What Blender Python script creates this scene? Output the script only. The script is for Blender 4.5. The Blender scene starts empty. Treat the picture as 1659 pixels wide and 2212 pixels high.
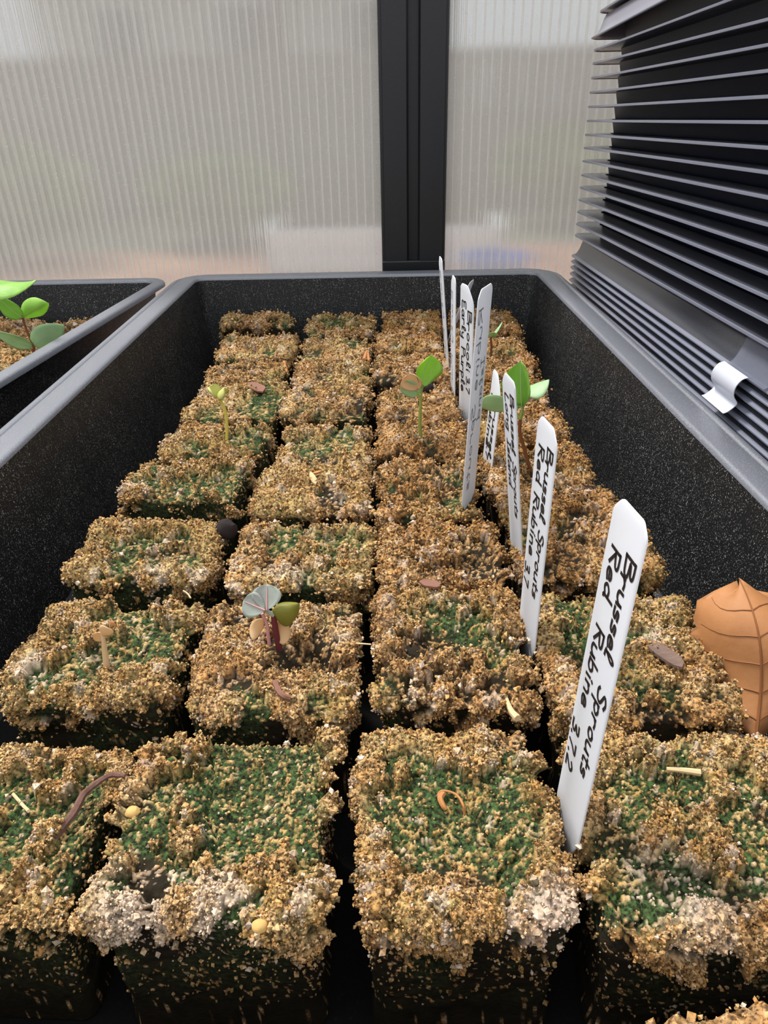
import bpy, math
import numpy as np
from mathutils import Matrix, Vector

scene = bpy.context.scene
COL = scene.collection
S = 0.15                       # one unit of the layout = 15 cm
Z0 = 0.75 + 0.37 * S           # world height of the soil block tops (bench top is at 0.75 m)
rng = np.random.default_rng(7)

# ---------------------------------------------------------------- camera
FPX, PITCH, ROLL, YAW = 1580.0, math.radians(29.7), math.radians(1.3), math.radians(0.35)
cF = np.array([-math.sin(YAW) * math.cos(PITCH), math.cos(YAW) * math.cos(PITCH), -math.sin(PITCH)])
cR = np.array([math.cos(YAW), math.sin(YAW), 0.0])
cU = np.cross(cR, cF)
cR, cU = math.cos(ROLL) * cR - math.sin(ROLL) * cU, math.sin(ROLL) * cR + math.cos(ROLL) * cU
cam = bpy.data.cameras.new('camera')
cam.sensor_fit = 'VERTICAL'
cam.sensor_height = 24.0
cam.lens = 24.0 * FPX / 2212.0
cam.clip_start = 0.005
cam.clip_end = 200.0
camo = bpy.data.objects.new('camera', cam)
COL.objects.link(camo)
m = Matrix.Identity(4)
for i in range(3):
    m[i][0], m[i][1], m[i][2] = cR[i], cU[i], -cF[i]
m[0][3], m[1][3], m[2][3] = 0.0, 0.0, Z0 + S
camo.matrix_world = m
scene.camera = camo

# ---------------------------------------------------------------- light
scene.view_settings.view_transform = 'Standard'
scene.view_settings.look = 'None'
scene.view_settings.exposure = 0.12
scene.view_settings.gamma = 1.0
scene.view_settings.use_curve_mapping = False
scene.cycles.use_denoising = True
scene.cycles.max_bounces = 10
scene.cycles.transparent_max_bounces = 16

world = bpy.data.worlds.new('overcast_sky')
scene.world = world
world.use_nodes = True
wn, wl = world.node_tree.nodes, world.node_tree.links
wn.clear()
tc = wn.new('ShaderNodeTexCoord')
sx = wn.new('ShaderNodeSeparateXYZ')
rp = wn.new('ShaderNodeValToRGB')
bgn = wn.new('ShaderNodeBackground')
wo = wn.new('ShaderNodeOutputWorld')
wl.new(tc.outputs['Generated'], sx.inputs[0])
wl.new(sx.outputs['Z'], rp.inputs['Fac'])
wl.new(rp.outputs['Color'], bgn.inputs['Color'])
wl.new(bgn.outputs[0], wo.inputs['Surface'])
rp.color_ramp.elements[0].position = 0.0
rp.color_ramp.elements[0].color = (0.50, 0.53, 0.58, 1)
rp.color_ramp.elements[1].position = 0.9
rp.color_ramp.elements[1].color = (0.96, 0.98, 1.0, 1)
bgn.inputs['Strength'].default_value = 1.65

sl = bpy.data.lights.new('veiled_sun', 'SUN')
sl.energy = 4.4
sl.angle = math.radians(13)
sl.color = (1.0, 0.965, 0.91)
so = bpy.data.objects.new('veiled_sun', sl)
COL.objects.link(so)
so.location = (-1.0, 1.0, 3.0)
so.rotation_euler = Vector((0.55, -0.55, -1.35)).to_track_quat('-Z', 'Y').to_euler()


# ---------------------------------------------------------------- helpers
def W(p):
    """layout units -> world metres"""
    p = np.asarray(p, float)
    return p * S + np.array([0, 0, Z0])


def ray(u, v):
    return cF * FPX + cR * (u - 829.5) + cU * (1106.0 - v)


def on_y(u, v, y):
    r = ray(u, v)
    return np.array([0, 0, 1.0]) + r * (y / r[1])


def on_z(u, v, z):
    r = ray(u, v)
    return np.array([0, 0, 1.0]) + r * ((z - 1.0) / r[2])


def mesh_from(name, verts, faces, smooth=True):
    me = bpy.data.meshes.new(name)
    verts = np.asarray(verts, np.float32)
    if isinstance(faces, np.ndarray):
        k = faces.shape[1]
        me.vertices.add(len(verts))
        me.vertices.foreach_set('co', verts.ravel())
        me.loops.add(faces.size)
        me.loops.foreach_set('vertex_index', faces.astype(np.int32).ravel())
        me.polygons.add(len(faces))
        me.polygons.foreach_set('loop_start', np.arange(0, faces.size, k, dtype=np.int32))
        me.polygons.foreach_set('loop_total', np.full(len(faces), k, dtype=np.int32))
        me.update(calc_edges=True)
        me.validate()
    else:
        me.from_pydata([tuple(map(float, v)) for v in verts], [], [tuple(f) for f in faces])
        me.update()
    me.polygons.foreach_set('use_smooth', np.full(len(me.polygons), smooth, dtype=bool))
    return me


class MB:
    """collects geometry (layout units) and links it as one mesh object"""
    def __init__(self):
        self.v, self.f = [], []

    def add(self, verts, faces):
        o = len(self.v)
        self.v += [tuple(map(float, p)) for p in verts]
        self.f += [tuple(i + o for i in f) for f in faces]

    def box(self, x0, x1, y0, y1, z0, z1, bev=0.0):
        b = bev
        if b <= 0:
            V = [(x, y, z) for z in (z0, z1) for y in (y0, y1) for x in (x0, x1)]
            F = [(0, 2, 3, 1), (4, 5, 7, 6), (0, 1, 5, 4), (1, 3, 7, 5), (3, 2, 6, 7), (2, 0, 4, 6)]
            self.add(V, F)
        else:
            def ring(x0, x1, y0, y1, z, c):
                return [(x0 + c, y0, z), (x1 - c, y0, z), (x1, y0 + c, z), (x1, y1 - c, z),
                        (x1 - c, y1, z), (x0 + c, y1, z), (x0, y1 - c, z), (x0, y0 + c, z)]
            R = [ring(x0 + b, x1 - b, y0 + b, y1 - b, z0, b * .5), ring(x0, x1, y0, y1, z0 + b, b),
                 ring(x0, x1, y0, y1, z1 - b, b), ring(x0 + b, x1 - b, y0 + b, y1 - b, z1, b * .5)]
            self.loft(R, True, True)

    def loft(self, rings, cap0=False, cap1=False, closed=True):
        n = len(rings[0])
        V = [p for r in rings for p in r]
        F = []
        for k in range(len(rings) - 1):
            for i in range(n if closed else n - 1):
                j = (i + 1) % n
                F.append((k * n + i, k * n + j, (k + 1) * n + j, (k + 1) * n + i))
        if cap0:
            F.append(tuple(reversed(range(n))))
        if cap1:
            F.append(tuple((len(rings) - 1) * n + i for i in range(n)))
        self.add(V, F)

    def tube(self, pts, radii, n=8, cap=True):
        pts = [np.asarray(p, float) for p in pts]
        if np.isscalar(radii):
            radii = [radii] * len(pts)
        rings = []
        ref = None
        for i, p in enumerate(pts):
            d = pts[min(i + 1, len(pts) - 1)] - pts[max(i - 1, 0)]
            d = d / (np.linalg.norm(d) + 1e-12)
            if ref is None:
                ref = np.cross(d, [0.31, 0.87, 0.22])
            a = ref - d * (ref @ d)
            a /= np.linalg.norm(a) + 1e-12
            ref = a
            b = np.cross(d, a)
            rings.append([p + radii[i] * (a * math.cos(t) + b * math.sin(t))
                          for t in np.linspace(0, 2 * math.pi, n, endpoint=False)])
        self.loft(rings, cap, cap)

    def build(self, name, mat, parent=None, origin=(0, 0, 0), smooth=True, sharp=35):
        o_ = np.asarray(origin, float)
        me = mesh_from(name, (np.array(self.v) - o_) * S, self.f, smooth)
        if smooth and sharp:
            try:
                me.set_sharp_from_angle(angle=math.radians(sharp))
            except Exception:
                pass
        return link(name, me, mat, parent, origin)


def link(name, me, mat, parent=None, origin=(0, 0, 0)):
    ob = bpy.data.objects.new(name, me)
    COL.objects.link(ob)
    if mat is not None and not me.materials:
        me.materials.append(mat)
    if parent is None:
        ob.location = W(origin)
    else:
        ob.parent = parent           # geometry is relative to the thing's base
    return ob


def empty(name, origin):
    o = bpy.data.objects.new(name, None)
    o.empty_display_size = 0.01
    COL.objects.link(o)
    o.location = W(origin)
    return o


def tag(o, label=None, cat=None, group=None, kind=None):
    if label:
        o['label'] = label
    if cat:
        o['category'] = cat
    if group:
        o['group'] = group
    if kind:
        o['kind'] = kind
    return o


def spline(pts, n=6):
    """Catmull-Rom through the points"""
    P = [np.asarray(p, float) for p in pts]
    if len(P) < 3:
        return [P[0] + (P[-1] - P[0]) * t for t in np.linspace(0, 1, n)]
    Q = [2 * P[0] - P[1]] + P + [2 * P[-1] - P[-2]]
    out = []
    for i in range(1, len(Q) - 2):
        a, b, c, d = Q[i - 1], Q[i], Q[i + 1], Q[i + 2]
        for t in np.linspace(0, 1, n, endpoint=False):
            out.append(.5 * (2 * b + (c - a) * t + (2 * a - 5 * b + 4 * c - d) * t * t + (3 * b - a - 3 * c + d) * t ** 3))
    out.append(P[-1])
    return out


# ---------------------------------------------------------------- materials
class NT:
    def __init__(self, name):
        self.m = bpy.data.materials.new(name)
        self.m.use_nodes = True
        self.n, self.l = self.m.node_tree.nodes, self.m.node_tree.links
        self.b = self.n['Principled BSDF']

    def node(self, t, **kw):
        nd = self.n.new(t)
        for k, v in kw.items():
            setattr(nd, k, v)
        return nd

    def set(self, sock, val):
        if hasattr(val, 'is_output'):
            self.l.new(val, sock)
        else:
            sock.default_value = val

    def noise(self, scale, detail=3, rough=.6, vec=None, out='Fac'):
        nd = self.node('ShaderNodeTexNoise')
        nd.inputs['Scale'].default_value = scale
        nd.inputs['Detail'].default_value = detail
        nd.inputs['Roughness'].default_value = rough
        self.l.new(vec if vec is not None else self.obj(), nd.inputs['Vector'])
        return nd.outputs[out]

    def obj(self):
        if not hasattr(self, '_tc'):
            self._tc = self.node('ShaderNodeTexCoord')
        return self._tc.outputs['Object']

    def mapped(self, scale):
        mp = self.node('ShaderNodeMapping')
        mp.inputs['Scale'].default_value = scale
        self.l.new(self.obj(), mp.inputs['Vector'])
        return mp.outputs[0]

    def ramp(self, fac, stops):
        r = self.node('ShaderNodeValToRGB')
        e = r.color_ramp.elements
        while len(e) < len(stops):
            e.new(.5)
        for el, (p, c) in zip(e, stops):
            el.position = p
            el.color = (c, c, c, 1) if np.isscalar(c) else tuple(c) + (1,) * (4 - len(c))
        self.l.new(fac, r.inputs['Fac'])
        return r.outputs['Color']

    def mix(self, fac, a, b, mode='MIX'):
        mx = self.node('ShaderNodeMix', data_type='RGBA', blend_type=mode)
        for s_, v in ((mx.inputs[0], fac), (mx.inputs[6], a), (mx.inputs[7], b)):
            if not hasattr(v, 'is_output') and not np.isscalar(v):
                v = tuple(v) + (1,) * (4 - len(v))
            self.set(s_, v)
        return mx.outputs[2]

    def math(self, op, a, b=0.0):
        nd = self.node('ShaderNodeMath', operation=op)
        self.set(nd.inputs[0], a)
        self.set(nd.inputs[1], b)
        return nd.outputs[0]

    def bump(self, h, strength=.4, dist=.001):
        b = self.node('ShaderNodeBump')
        b.inputs['Strength'].default_value = strength
        b.inputs['Distance'].default_value = dist
        self.l.new(h, b.inputs['Height'])
        self.l.new(b.outputs[0], self.b.inputs['Normal'])

    def base(self, col, rough=.6, spec=.5):
        if not hasattr(col, 'is_output'):
            col = tuple(col) + (1,) * (4 - len(col))
        self.set(self.b.inputs['Base Color'], col)
        self.set(self.b.inputs['Roughness'], rough)
        self.set(self.b.inputs['Specular IOR Level'], spec)
        return self


def srgb(r, g, b):
    f = lambda c: (c / 255 / 12.92) if c / 255 <= .04045 else ((c / 255 + .055) / 1.055) ** 2.4
    return (f(r), f(g), f(b))


# damp potting mix: dry tan crust, green algae, dark soil; the masks come from the mesh
def make_soil():
    t = NT('potting_soil')
    at = t.node('ShaderNodeAttribute')
    at.attribute_name = 'soil'
    sp = t.node('ShaderNodeSeparateColor')
    t.l.new(at.outputs['Color'], sp.inputs[0])
    crust, moss, tone = sp.outputs[0], sp.outputs[1], sp.outputs[2]
    pale = at.outputs['Alpha']
    n1 = t.noise(900, 3, .65)
    n2 = t.noise(260, 3, .6)
    tan = t.mix(tone, srgb(172, 124, 76), srgb(236, 198, 146))
    tan = t.mix(t.ramp(n2, [(.45, 0.0), (.68, .75)]), tan, srgb(214, 154, 84))
    tan = t.mix(t.ramp(n1, [(.38, .95), (.56, 0.0)]), tan, srgb(74, 50, 32))
    tan = t.mix(t.math('MULTIPLY', moss, .32), tan, srgb(122, 128, 66))
    tan = t.mix(pale, tan, srgb(232, 214, 198))
    dark = t.mix(n2, srgb(18, 16, 12), srgb(50, 42, 29))
    green = t.mix(t.ramp(n1, [(.4, 0.0), (.65, 1.0)]), srgb(14, 22, 11), srgb(78, 106, 58))
    low = t.mix(moss, dark, green)
    c = t.mix(crust, low, tan)
    t.base(c, .95, .15)
    t.bump(n1, .6, .0006)
    return t.m


def make_plastic(name, base, dust, rough, amount=.5, fine=2600, spec=.5, streak=False):
    t = NT(name)
    n = t.noise(fine, 2, .7)
    big = t.noise(22, 3, .6)
    msk = t.ramp(n, [(.58, 0.0), (.67, 1.0)])
    if streak:
        st = t.noise(1.0, 3, .7, t.mapped((700, 700, 90)))
        msk = t.math('MULTIPLY', msk, t.ramp(st, [(.38, .2), (.62, 1.0)]))
    msk = t.math('MULTIPLY', msk, t.ramp(big, [(.3, amount * .35), (.7, amount)]))
    t.base(t.mix(msk, base, dust), rough, spec)
    t.bump(n, .12, .0003)
    return t.m


M = {}
M['soil'] = make_soil()
M['tray_wall'] = make_plastic('dusty_black_plastic', (.0065, .0068, .0078), (.60, .60, .56), .5, .85, 1450, .35, True)
M['tray_floor'] = make_plastic('tray_floor_painted_shade', (.006, .006, .006), (.03, .025, .02), .85, .3, 900, .1)  # shade of the gaps between blocks put into the near-black colour
M['tray_rim'] = make_plastic('dusty_rim_painted_reflection', (.125, .131, .155), (.48, .49, .52), .36, .6, 1900, 1.0)  # dust, plus reflected light put into the lighter base colour
M['fin'] = make_plastic('grey_black_flange_plastic', (.050, .052, .066), (.2, .2, .22), .26, .3, 1500, 1.0)
M['edge'] = make_plastic('painted_highlight_edge', (.155, .165, .215), (.34, .34, .38), .3, .3, 1500, 1.0)  # bright edge highlight put into the colour of the lips
M['post'] = make_plastic('black_powder_coat', (.008, .009, .011), (.05, .05, .05), .42, .25, 1200, .45)
M['stack_body'] = make_plastic('black_tray_plastic', (.0055, .0078, .019), (.045, .052, .075), .45, .25, 1400, .45)
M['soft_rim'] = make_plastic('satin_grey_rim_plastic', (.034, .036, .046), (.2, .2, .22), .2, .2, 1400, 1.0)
M['painted_sheen_rim'] = make_plastic('rim_plastic_painted_sheen', (.26, .26, .31), (.4, .4, .42), .3, .2, 1400, 1.0)  # window reflection on the upper rim put into the colour
t = NT('white_marker_plastic')
t.base(t.mix(t.ramp(t.noise(500, 4, .7), [(.62, 0.0), (.75, .25)]), (.80, .82, .86), (.45, .38, .30)), .45, .4)
_out = t.n['Material Output']
_tr = t.n.new('ShaderNodeBsdfTranslucent')
_tr.inputs['Color'].default_value = (.8, .81, .84, 1)
_mx = t.n.new('ShaderNodeMixShader')
_mx.inputs[0].default_value = .35
t.l.new(t.b.outputs[0], _mx.inputs[1])
t.l.new(_tr.outputs[0], _mx.inputs[2])
t.l.new(_mx.outputs[0], _out.inputs['Surface'])
M['marker'] = t.m
M['ink'] = NT('black_ink').base((.012, .008, .008), .55, .3).m
M['faint_ink'] = NT('faded_grey_ink').base((.27, .29, .33), .6, .2).m
M['soil_smear'] = NT('soil_smear').base((.12, .085, .05), .9, .1).m


def make_leaf(name, a, b, vein, trans=.35, veins=60):
    t = NT(name)
    n = t.noise(120, 4, .6)
    t.base(t.mix(n, a, b), .5, .4)
    t.l.new(t.mix(n, a, b), t.b.inputs['Base Color'])
    tr = t.node('ShaderNodeBsdfTranslucent')
    tr.inputs['Color'].default_value = tuple(b) + (1,)
    mx = t.node('ShaderNodeMixShader')
    mx.inputs[0].default_value = trans
    out = t.n['Material Output']
    t.l.new(t.b.outputs[0], mx.inputs[1])
    t.l.new(tr.outputs[0], mx.inputs[2])
    t.l.new(mx.outputs[0], out.inputs['Surface'])
    t.bump(t.noise(veins * 8, 3, .6), .25, .0005)
    return t.m


M['leaf'] = make_leaf('fresh_green_leaf', srgb(98, 152, 56), srgb(172, 216, 104), 0)
M['leaf_blue'] = make_leaf('blue_green_cotyledon', srgb(132, 170, 122), srgb(190, 218, 168), 0, .25)
M['leaf_bright'] = make_leaf('bright_green_leaf', srgb(122, 178, 56), srgb(190, 230, 112), 0, .4)
M['leaf_purple'] = make_leaf('purple_tinged_leaf', srgb(136, 128, 134), srgb(176, 192, 170), 0, .2)
M['leaf_olive'] = make_leaf('olive_leaf', srgb(92, 92, 30), srgb(160, 156, 64), 0, .3)
M['leaf_yellow'] = make_leaf('pale_yellow_cotyledon', srgb(176, 178, 92), srgb(222, 220, 140), 0, .25)
M['leaf_tan'] = make_leaf('dried_tan_leaf', srgb(196, 152, 100), srgb(236, 204, 158), 0, .3)
M['vein'] = NT('pale_leaf_vein').base(srgb(170, 198, 130), .6, .2).m
M['stem_green'] = NT('green_stem').base(srgb(136, 150, 70), .5, .3).m
M['stem_yellow'] = NT('yellow_stem').base(srgb(196, 184, 84), .5, .3).m
M['stem_purple'] = NT('dark_red_stem').base(srgb(98, 42, 46), .5, .3).m
M['stem_pink'] = NT('pink_stem').base(srgb(196, 140, 140), .5, .3).m
M['stem_brown'] = NT('brown_stem').base(srgb(120, 76, 46), .6, .2).m
M['straw'] = NT('straw').base(srgb(206, 176, 134), .7, .2).m
M['orange_straw'] = NT('orange_straw').base(srgb(170, 116, 70), .7, .2).m
t = NT('twig_bark')
t.base(t.mix(t.noise(700, 4, .7), srgb(58, 36, 32), srgb(128, 96, 84)), .85, .2)
t.bump(t.noise(900, 3, .6), .5, .0004)
M['twig'] = t.m
M['pink_twig'] = NT('pale_pink_twig').base(srgb(124, 88, 74), .8, .2).m
t = NT('bark_chip')
t.base(t.mix(t.noise(1.0, 4, .7, t.mapped((300, 900, 300))), srgb(66, 52, 48), srgb(134, 112, 100)), .85, .2)
M['chip'] = t.m
M['hull'] = NT('yellow_hull').base(srgb(190, 154, 94), .7, .2).m
M['clod'] = NT('dark_clod_soil').base(srgb(48, 42, 42), .95, .1).m
t = NT('dry_brown_leaf')
t.base(t.mix(t.noise(60, 5, .65), srgb(140, 92, 54), srgb(180, 126, 80)), .6, .3)
t.b.inputs['Coat Weight'].default_value = .0
t.bump(t.noise(500, 3, .6), .2, .0004)
M['dry_leaf'] = t.m
M['dry_vein'] = NT('dry_leaf_vein').base(srgb(134, 86, 50), .6, .2).m
t = NT('milky_tape')
t.base((.62, .64, .72), .35, .5)
t.b.inputs['Alpha'].default_value = .86
M['tape'] = t.m
t = NT('clear_tape')
t.base((.16, .17, .22), .18, .6)
t.b.inputs['Alpha'].default_value = .5
M['clear_tape'] = t.m


# twin-wall polycarbonate: a milky skin that blurs what lies behind it
def make_poly():
    t = NT('twinwall_polycarbonate')
    n, l = t.n, t.l
    dirt = t.noise(420, 3, .75)
    speck = t.ramp(dirt, [(.66, 0.0), (.72, 1.0)])
    flute = t.noise(1.0, 2, .6, t.mapped((320, 320, 4)))
    t.bump(flute, .22, .002)
    rf = n.new('ShaderNodeBsdfRefraction')
    rf.inputs['IOR'].default_value = 1.3
    rf.inputs['Roughness'].default_value = .12
    rf.inputs['Color'].default_value = (.78, .81, .81, 1)
    bump = [x for x in n if x.bl_idname == 'ShaderNodeBump'][0]
    l.new(bump.outputs[0], rf.inputs['Normal'])
    tl = n.new('ShaderNodeBsdfTranslucent')
    tl.inputs['Color'].default_value = (.88, .88, .86, 1)
    df = n.new('ShaderNodeBsdfDiffuse')
    df.inputs['Color'].default_value = (.75, .75, .73, 1)
    gl = n.new('ShaderNodeBsdfGlossy')
    gl.inputs['Roughness'].default_value = .25
    m1 = n.new('ShaderNodeMixShader')
    m1.inputs[0].default_value = .18
    l.new(rf.outputs[0], m1.inputs[1])
    l.new(tl.outputs[0], m1.inputs[2])
    m2 = n.new('ShaderNodeMixShader')
    l.new(t.math('ADD', t.math('MULTIPLY', speck, .35), .06), m2.inputs[0])
    l.new(m1.outputs[0], m2.inputs[1])
    l.new(df.outputs[0], m2.inputs[2])
    l.new(m2.outputs[0], n['Material Output'].inputs['Surface'])
    return t.m


def make_poly_clear(name, f):
    t = NT(name)
    n, l = t.n, t.l
    tp = n.new('ShaderNodeBsdfTransparent')
    tp.inputs['Color'].default_value = (.97, .97, .97, 1)
    tl = n.new('ShaderNodeBsdfTranslucent')
    tl.inputs['Color'].default_value = (.9, .9, .88, 1)
    gl = n.new('ShaderNodeBsdfGlossy')
    gl.inputs['Roughness'].default_value = .2
    m1 = n.new('ShaderNodeMixShader')
    m1.inputs[0].default_value = f
    l.new(tp.outputs[0], m1.inputs[1])
    l.new(tl.outputs[0], m1.inputs[2])
    m2 = n.new('ShaderNodeMixShader')
    m2.inputs[0].default_value = .06
    l.new(m1.outputs[0], m2.inputs[1])
    l.new(gl.outputs[0], m2.inputs[2])
    l.new(m2.outputs[0], n['Material Output'].inputs['Surface'])
    return t.m


M['poly'] = make_poly()
M['poly_back'] = make_poly_clear('polycarbonate_back_skin', .12)
M['rib'] = make_poly_clear('polycarbonate_rib', .24)
t = NT('leaf_litter_ground')
t.base(t.mix(t.ramp(t.noise(1.3, 5, .6), [(.35, 0.0), (.62, 1.0)]), srgb(146, 100, 82), srgb(196, 148, 122)), .95, .1)
M['ground'] = t.m
t = NT('lawn')
t.base(t.mix(t.noise(2.0, 5, .6), srgb(84, 94, 72), srgb(120, 122, 108)), .95, .1)
M['lawn'] = t.m
M['bench'] = make_plastic('dark_bench_wood', (.022, .020, .018), (.06, .05, .05), .6, .4, 300, .3)
t = NT('shrub_foliage')
t.base(t.mix(t.noise(9, 4, .6), srgb(54, 82, 38), srgb(126, 152, 86)), .85, .2)
M['shrub'] = t.m
M['bark'] = NT('tree_bark').base(srgb(92, 80, 72), .9, .1).m
M['siding'] = NT('house_siding').base(srgb(196, 196, 194), .8, .2).m
M['roof'] = NT('roof_shingle').base(srgb(98, 94, 92), .9, .1).m
M['brick'] = NT('brick_red').base(srgb(150, 116, 104), .9, .1).m
M['fence'] = NT('weathered_fence').base(srgb(112, 112, 108), .9, .1).m
M['pane'] = NT('window_pane').base((.05, .06, .07), .1, .6).m
M['white_board'] = NT('white_board').base(srgb(220, 222, 226), .6, .2).m
M['blue'] = NT('blue_plastic').base(srgb(70, 108, 190), .5, .4).m

# ================================================================ the setting
GZ = -Z0 / S                    # the ground, in layout units
BZ = -0.37                      # bench top


def struct(o):
    o['kind'] = 'structure'
    return o


g = MB()
g.box(-260, 260, -40, 37, GZ - .5, GZ)
fl = struct(g.build('floor', M['ground'], None, (0, 0, GZ)))
g = MB()
g.box(-260, 260, 37, 420, GZ - .5, GZ - .02)
g.build('lawn', M['lawn'], fl, (0, 0, GZ))

WY = 4.45                       # inner face of the polycarbonate wall
RIBS = .0477


def panel(name, x0, x1):
    z0, z1 = BZ, 1.85
    g = MB()
    g.box(x0, x1, WY - .003, WY, z0, z1)
    org = (x0, WY, z0)
    w = struct(g.build(name, M['poly'], None, org))
    g = MB()
    g.box(x0, x1, WY + .036, WY + .040, z0, z1)
    g.build('outer_skin', M['poly_back'], w, org)
    me = None
    x = x0 + .012
    while x < x1 - .006:
        if me is None:
            g = MB()
            g.box(-.0035, .0035, .0015, .0355, 0, z1 - z0)
            me = mesh_from('rib', np.array(g.v) * S, g.f, False)
            me.materials.append(M['rib'])
        ob = bpy.data.objects.new('rib', me)
        COL.objects.link(ob)
        ob.parent = w
        ob.location = ((x - x0) * S, 0, 0)
        x += RIBS
    return w


panel('wall_back', -3.35, .010)
panel('wall_back.001', .340, 2.75)

# black upright between the panels
g = MB()
prof = [(-.004, 4.40), (.000, 4.392), (.012, 4.392), (.014, 4.380), (.138, 4.380), (.146, 4.388), (.150, 4.425),
        (.203, 4.425), (.206, 4.386), (.212, 4.378), (.340, 4.378), (.343, 4.392), (.353, 4.392), (.357, 4.40),
        (.357, 4.50), (-.004, 4.50)]
g.loft([[(x, y, .165) for x, y in prof], [(x, y, 1.85) for x, y in prof]], True, True)
po = struct(g.build('trim_1', M['post'], None, (.176, 4.45, BZ)))
g = MB()
g.box(-.004, .357, 4.374, 4.50, BZ, .165, .006)
g.build('post_foot', M['post'], po, (.176, 4.45, BZ))

g = MB()
g.box(-3.45, 2.85, 4.37, 4.52, 1.85, 2.02, .01)
struct(g.build('trim_2', M['post'], None, (0, 4.45, 1.85)))

# bench the trays stand on
g = MB()
y = .02
planks = []
b = empty('bench', (0, 2, BZ))
tag(b, 'dark slatted bench carrying the seed trays along the polycarbonate wall', 'bench')
for k in range(6):
    g = MB()
    g.box(-3.4, 3.2, .0 + k * .725, .0 + k * .725 + .70, BZ - .14, BZ, .012)
    g.build('plank', M['bench'], b, (0, 2, BZ))
for x in (-3.2, 3.0):
    for y in (.2, 4.0):
        g = MB()
        g.box(x - .15, x + .15, y - .15, y + .15, GZ, BZ - .14, .01)
        g.build('leg', M['bench'], b, (0, 2, BZ))


# ================================================================ trays
def offset_poly(P, d):
    """P counter-clockwise; d > 0 grows it"""
    P = [np.asarray(p, float) for p in P]
    n = len(P)
    out = []
    for i in range(n):
        a, b_, c = P[i - 1], P[i], P[(i + 1) % n]
        d1 = (b_ - a) / np.linalg.norm(b_ - a)
        d2 = (c - b_) / np.linalg.norm(c - b_)
        n1 = np.array([d1[1], -d1[0]])
        n2 = np.array([d2[1], -d2[0]])
        k = (n1 + n2)
        k = k / (1 + n1 @ n2)
        out.append(b_ + k * d)
    return out


def rounded(P, r, z, n=5):
    out = []
    m_ = len(P)
    for i in range(m_):
        a, b_, c = np.asarray(P[i - 1]), np.asarray(P[i]), np.asarray(P[(i + 1) % m_])
        u1 = (a - b_) / np.linalg.norm(a - b_)
        u2 = (c - b_) / np.linalg.norm(c - b_)
        ang = math.acos(np.clip(u1 @ u2, -1, 1))
        q = r / math.tan(ang / 2)
        p0, p1 = b_ + u1 * q, b_ + u2 * q
        cen = b_ + (u1 + u2) / np.linalg.norm(u1 + u2) * (r / math.sin(ang / 2))
        a0 = math.atan2(*(p0 - cen)[::-1])
        a1 = math.atan2(*(p1 - cen)[::-1])
        while a1 < a0:
            a1 += 2 * math.pi
        if a1 - a0 > math.pi:
            a1 -= 2 * math.pi
        for t_ in np.linspace(a0, a1, n + 1):
            out.append((cen[0] + r * math.cos(t_), cen[1] + r * math.sin(t_), z))
    return out


def open_tray(name, P, label, group, wide=True):
    """a deep black tray; P is the mouth (inner rim edge), counter-clockwise"""
    cx, cy = np.mean([p[0] for p in P]), np.mean([p[1] for p in P])
    org = (cx, cy, BZ)
    root = empty(name, org)
    tag(root, label, 'seed tray', group)

    def L(o, z, r=.06):
        return rounded(offset_poly(P, o), max(.012, r + o), z)
    g = MB()
    g.loft([L(.0, .140), L(-.02, -.02), L(-.055, -.332), L(-.075, -.349)])
    g.f = [tuple(reversed(f)) for f in g.f]
    n0 = len(g.v)
    h = MB()
    h.loft([L(.012, .130), L(-.045, -.33), L(-.065, BZ + .0005)], False, True)
    g.add(h.v, [tuple(reversed(f)) for f in h.f])
    g.build('tray_body', M['tray_wall'], root, org)
    g = MB()
    g.loft([L(-.074, -.3485), L(-.085, -.3495)], False, True)
    g.build('tray_floor', M['tray_floor'], root, org)
    g = MB()
    if wide:
        g.loft([L(-.001, .138), L(.001, .146), L(.006, .151), L(.014, .153), L(.080, .152), L(.085, .149), L(.0885, .136),
                L(.093, .145), L(.102, .149), L(.118, .145), L(.128, .132), L(.132, .105), L(.128, .105), L(.122, .128),
                L(.1, .138), L(.02, .143), L(.0125, .128)])
    else:
        g.loft([L(-.001, .138), L(.001, .146), L(.006, .151), L(.014, .153), L(.056, .152), L(.062, .149), L(.066, .143),
                L(.066, .128), L(.062, .128), L(.058, .140), L(.02, .143), L(.0125, .128)])
    g.f = [tuple(reversed(f)) for f in g.f]
    g.build('rim', M['tray_rim'], root, org, sharp=50)
    # raised drainage ridges round the edge of the floor
    for k in range(7):
        y_ = 3.75 - k * .42
        for s_ in (0, 1):
            # points on the floor edge
            a, b_ = (np.array(P[1]), np.array(P[0])) if s_ == 0 else (np.array(P[2]), np.array(P[3]))
            tt = (y_ - a[1]) / (b_[1] - a[1])
            x_ = a[0] + (b_[0] - a[0]) * tt
            x0_, x1_ = (x_ + .085, x_ + .16) if s_ == 0 else (x_ - .16, x_ - .085)
            g = MB()
            g.box(x0_, x1_, y_ - .012, y_ + .012, -.349, -.330, .005)
            g.build('floor_ridge', M['tray_rim'], root, org)
    return root


# mouth corners: far-left, near-left, near-right, far-right
main_tray = open_tray('seed_tray', [(-1.018, 4.10), (-1.080, -.06), (.922, -.06), (.828, 4.08)],
                      'long black seed tray holding four columns of soil blocks', None)
left_tray = open_tray('seed_tray', [(-3.08, 4.09), (-3.53, .6), (-1.66, .45), (-1.232, 4.075)],
                      'black seed tray on the left, skewed away from the long tray', None, False)


# ---------------------------------------------------------------- stack of empty trays
SX0, SX1, SY0, SY1 = 1.02, 2.86, .42, 4.15
SP = [(SX0, SY1), (SX0 + .035, SY0), (SX1, SY0), (SX1, SY1)]
SORG = (SX0, SY1, 0.0)


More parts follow.
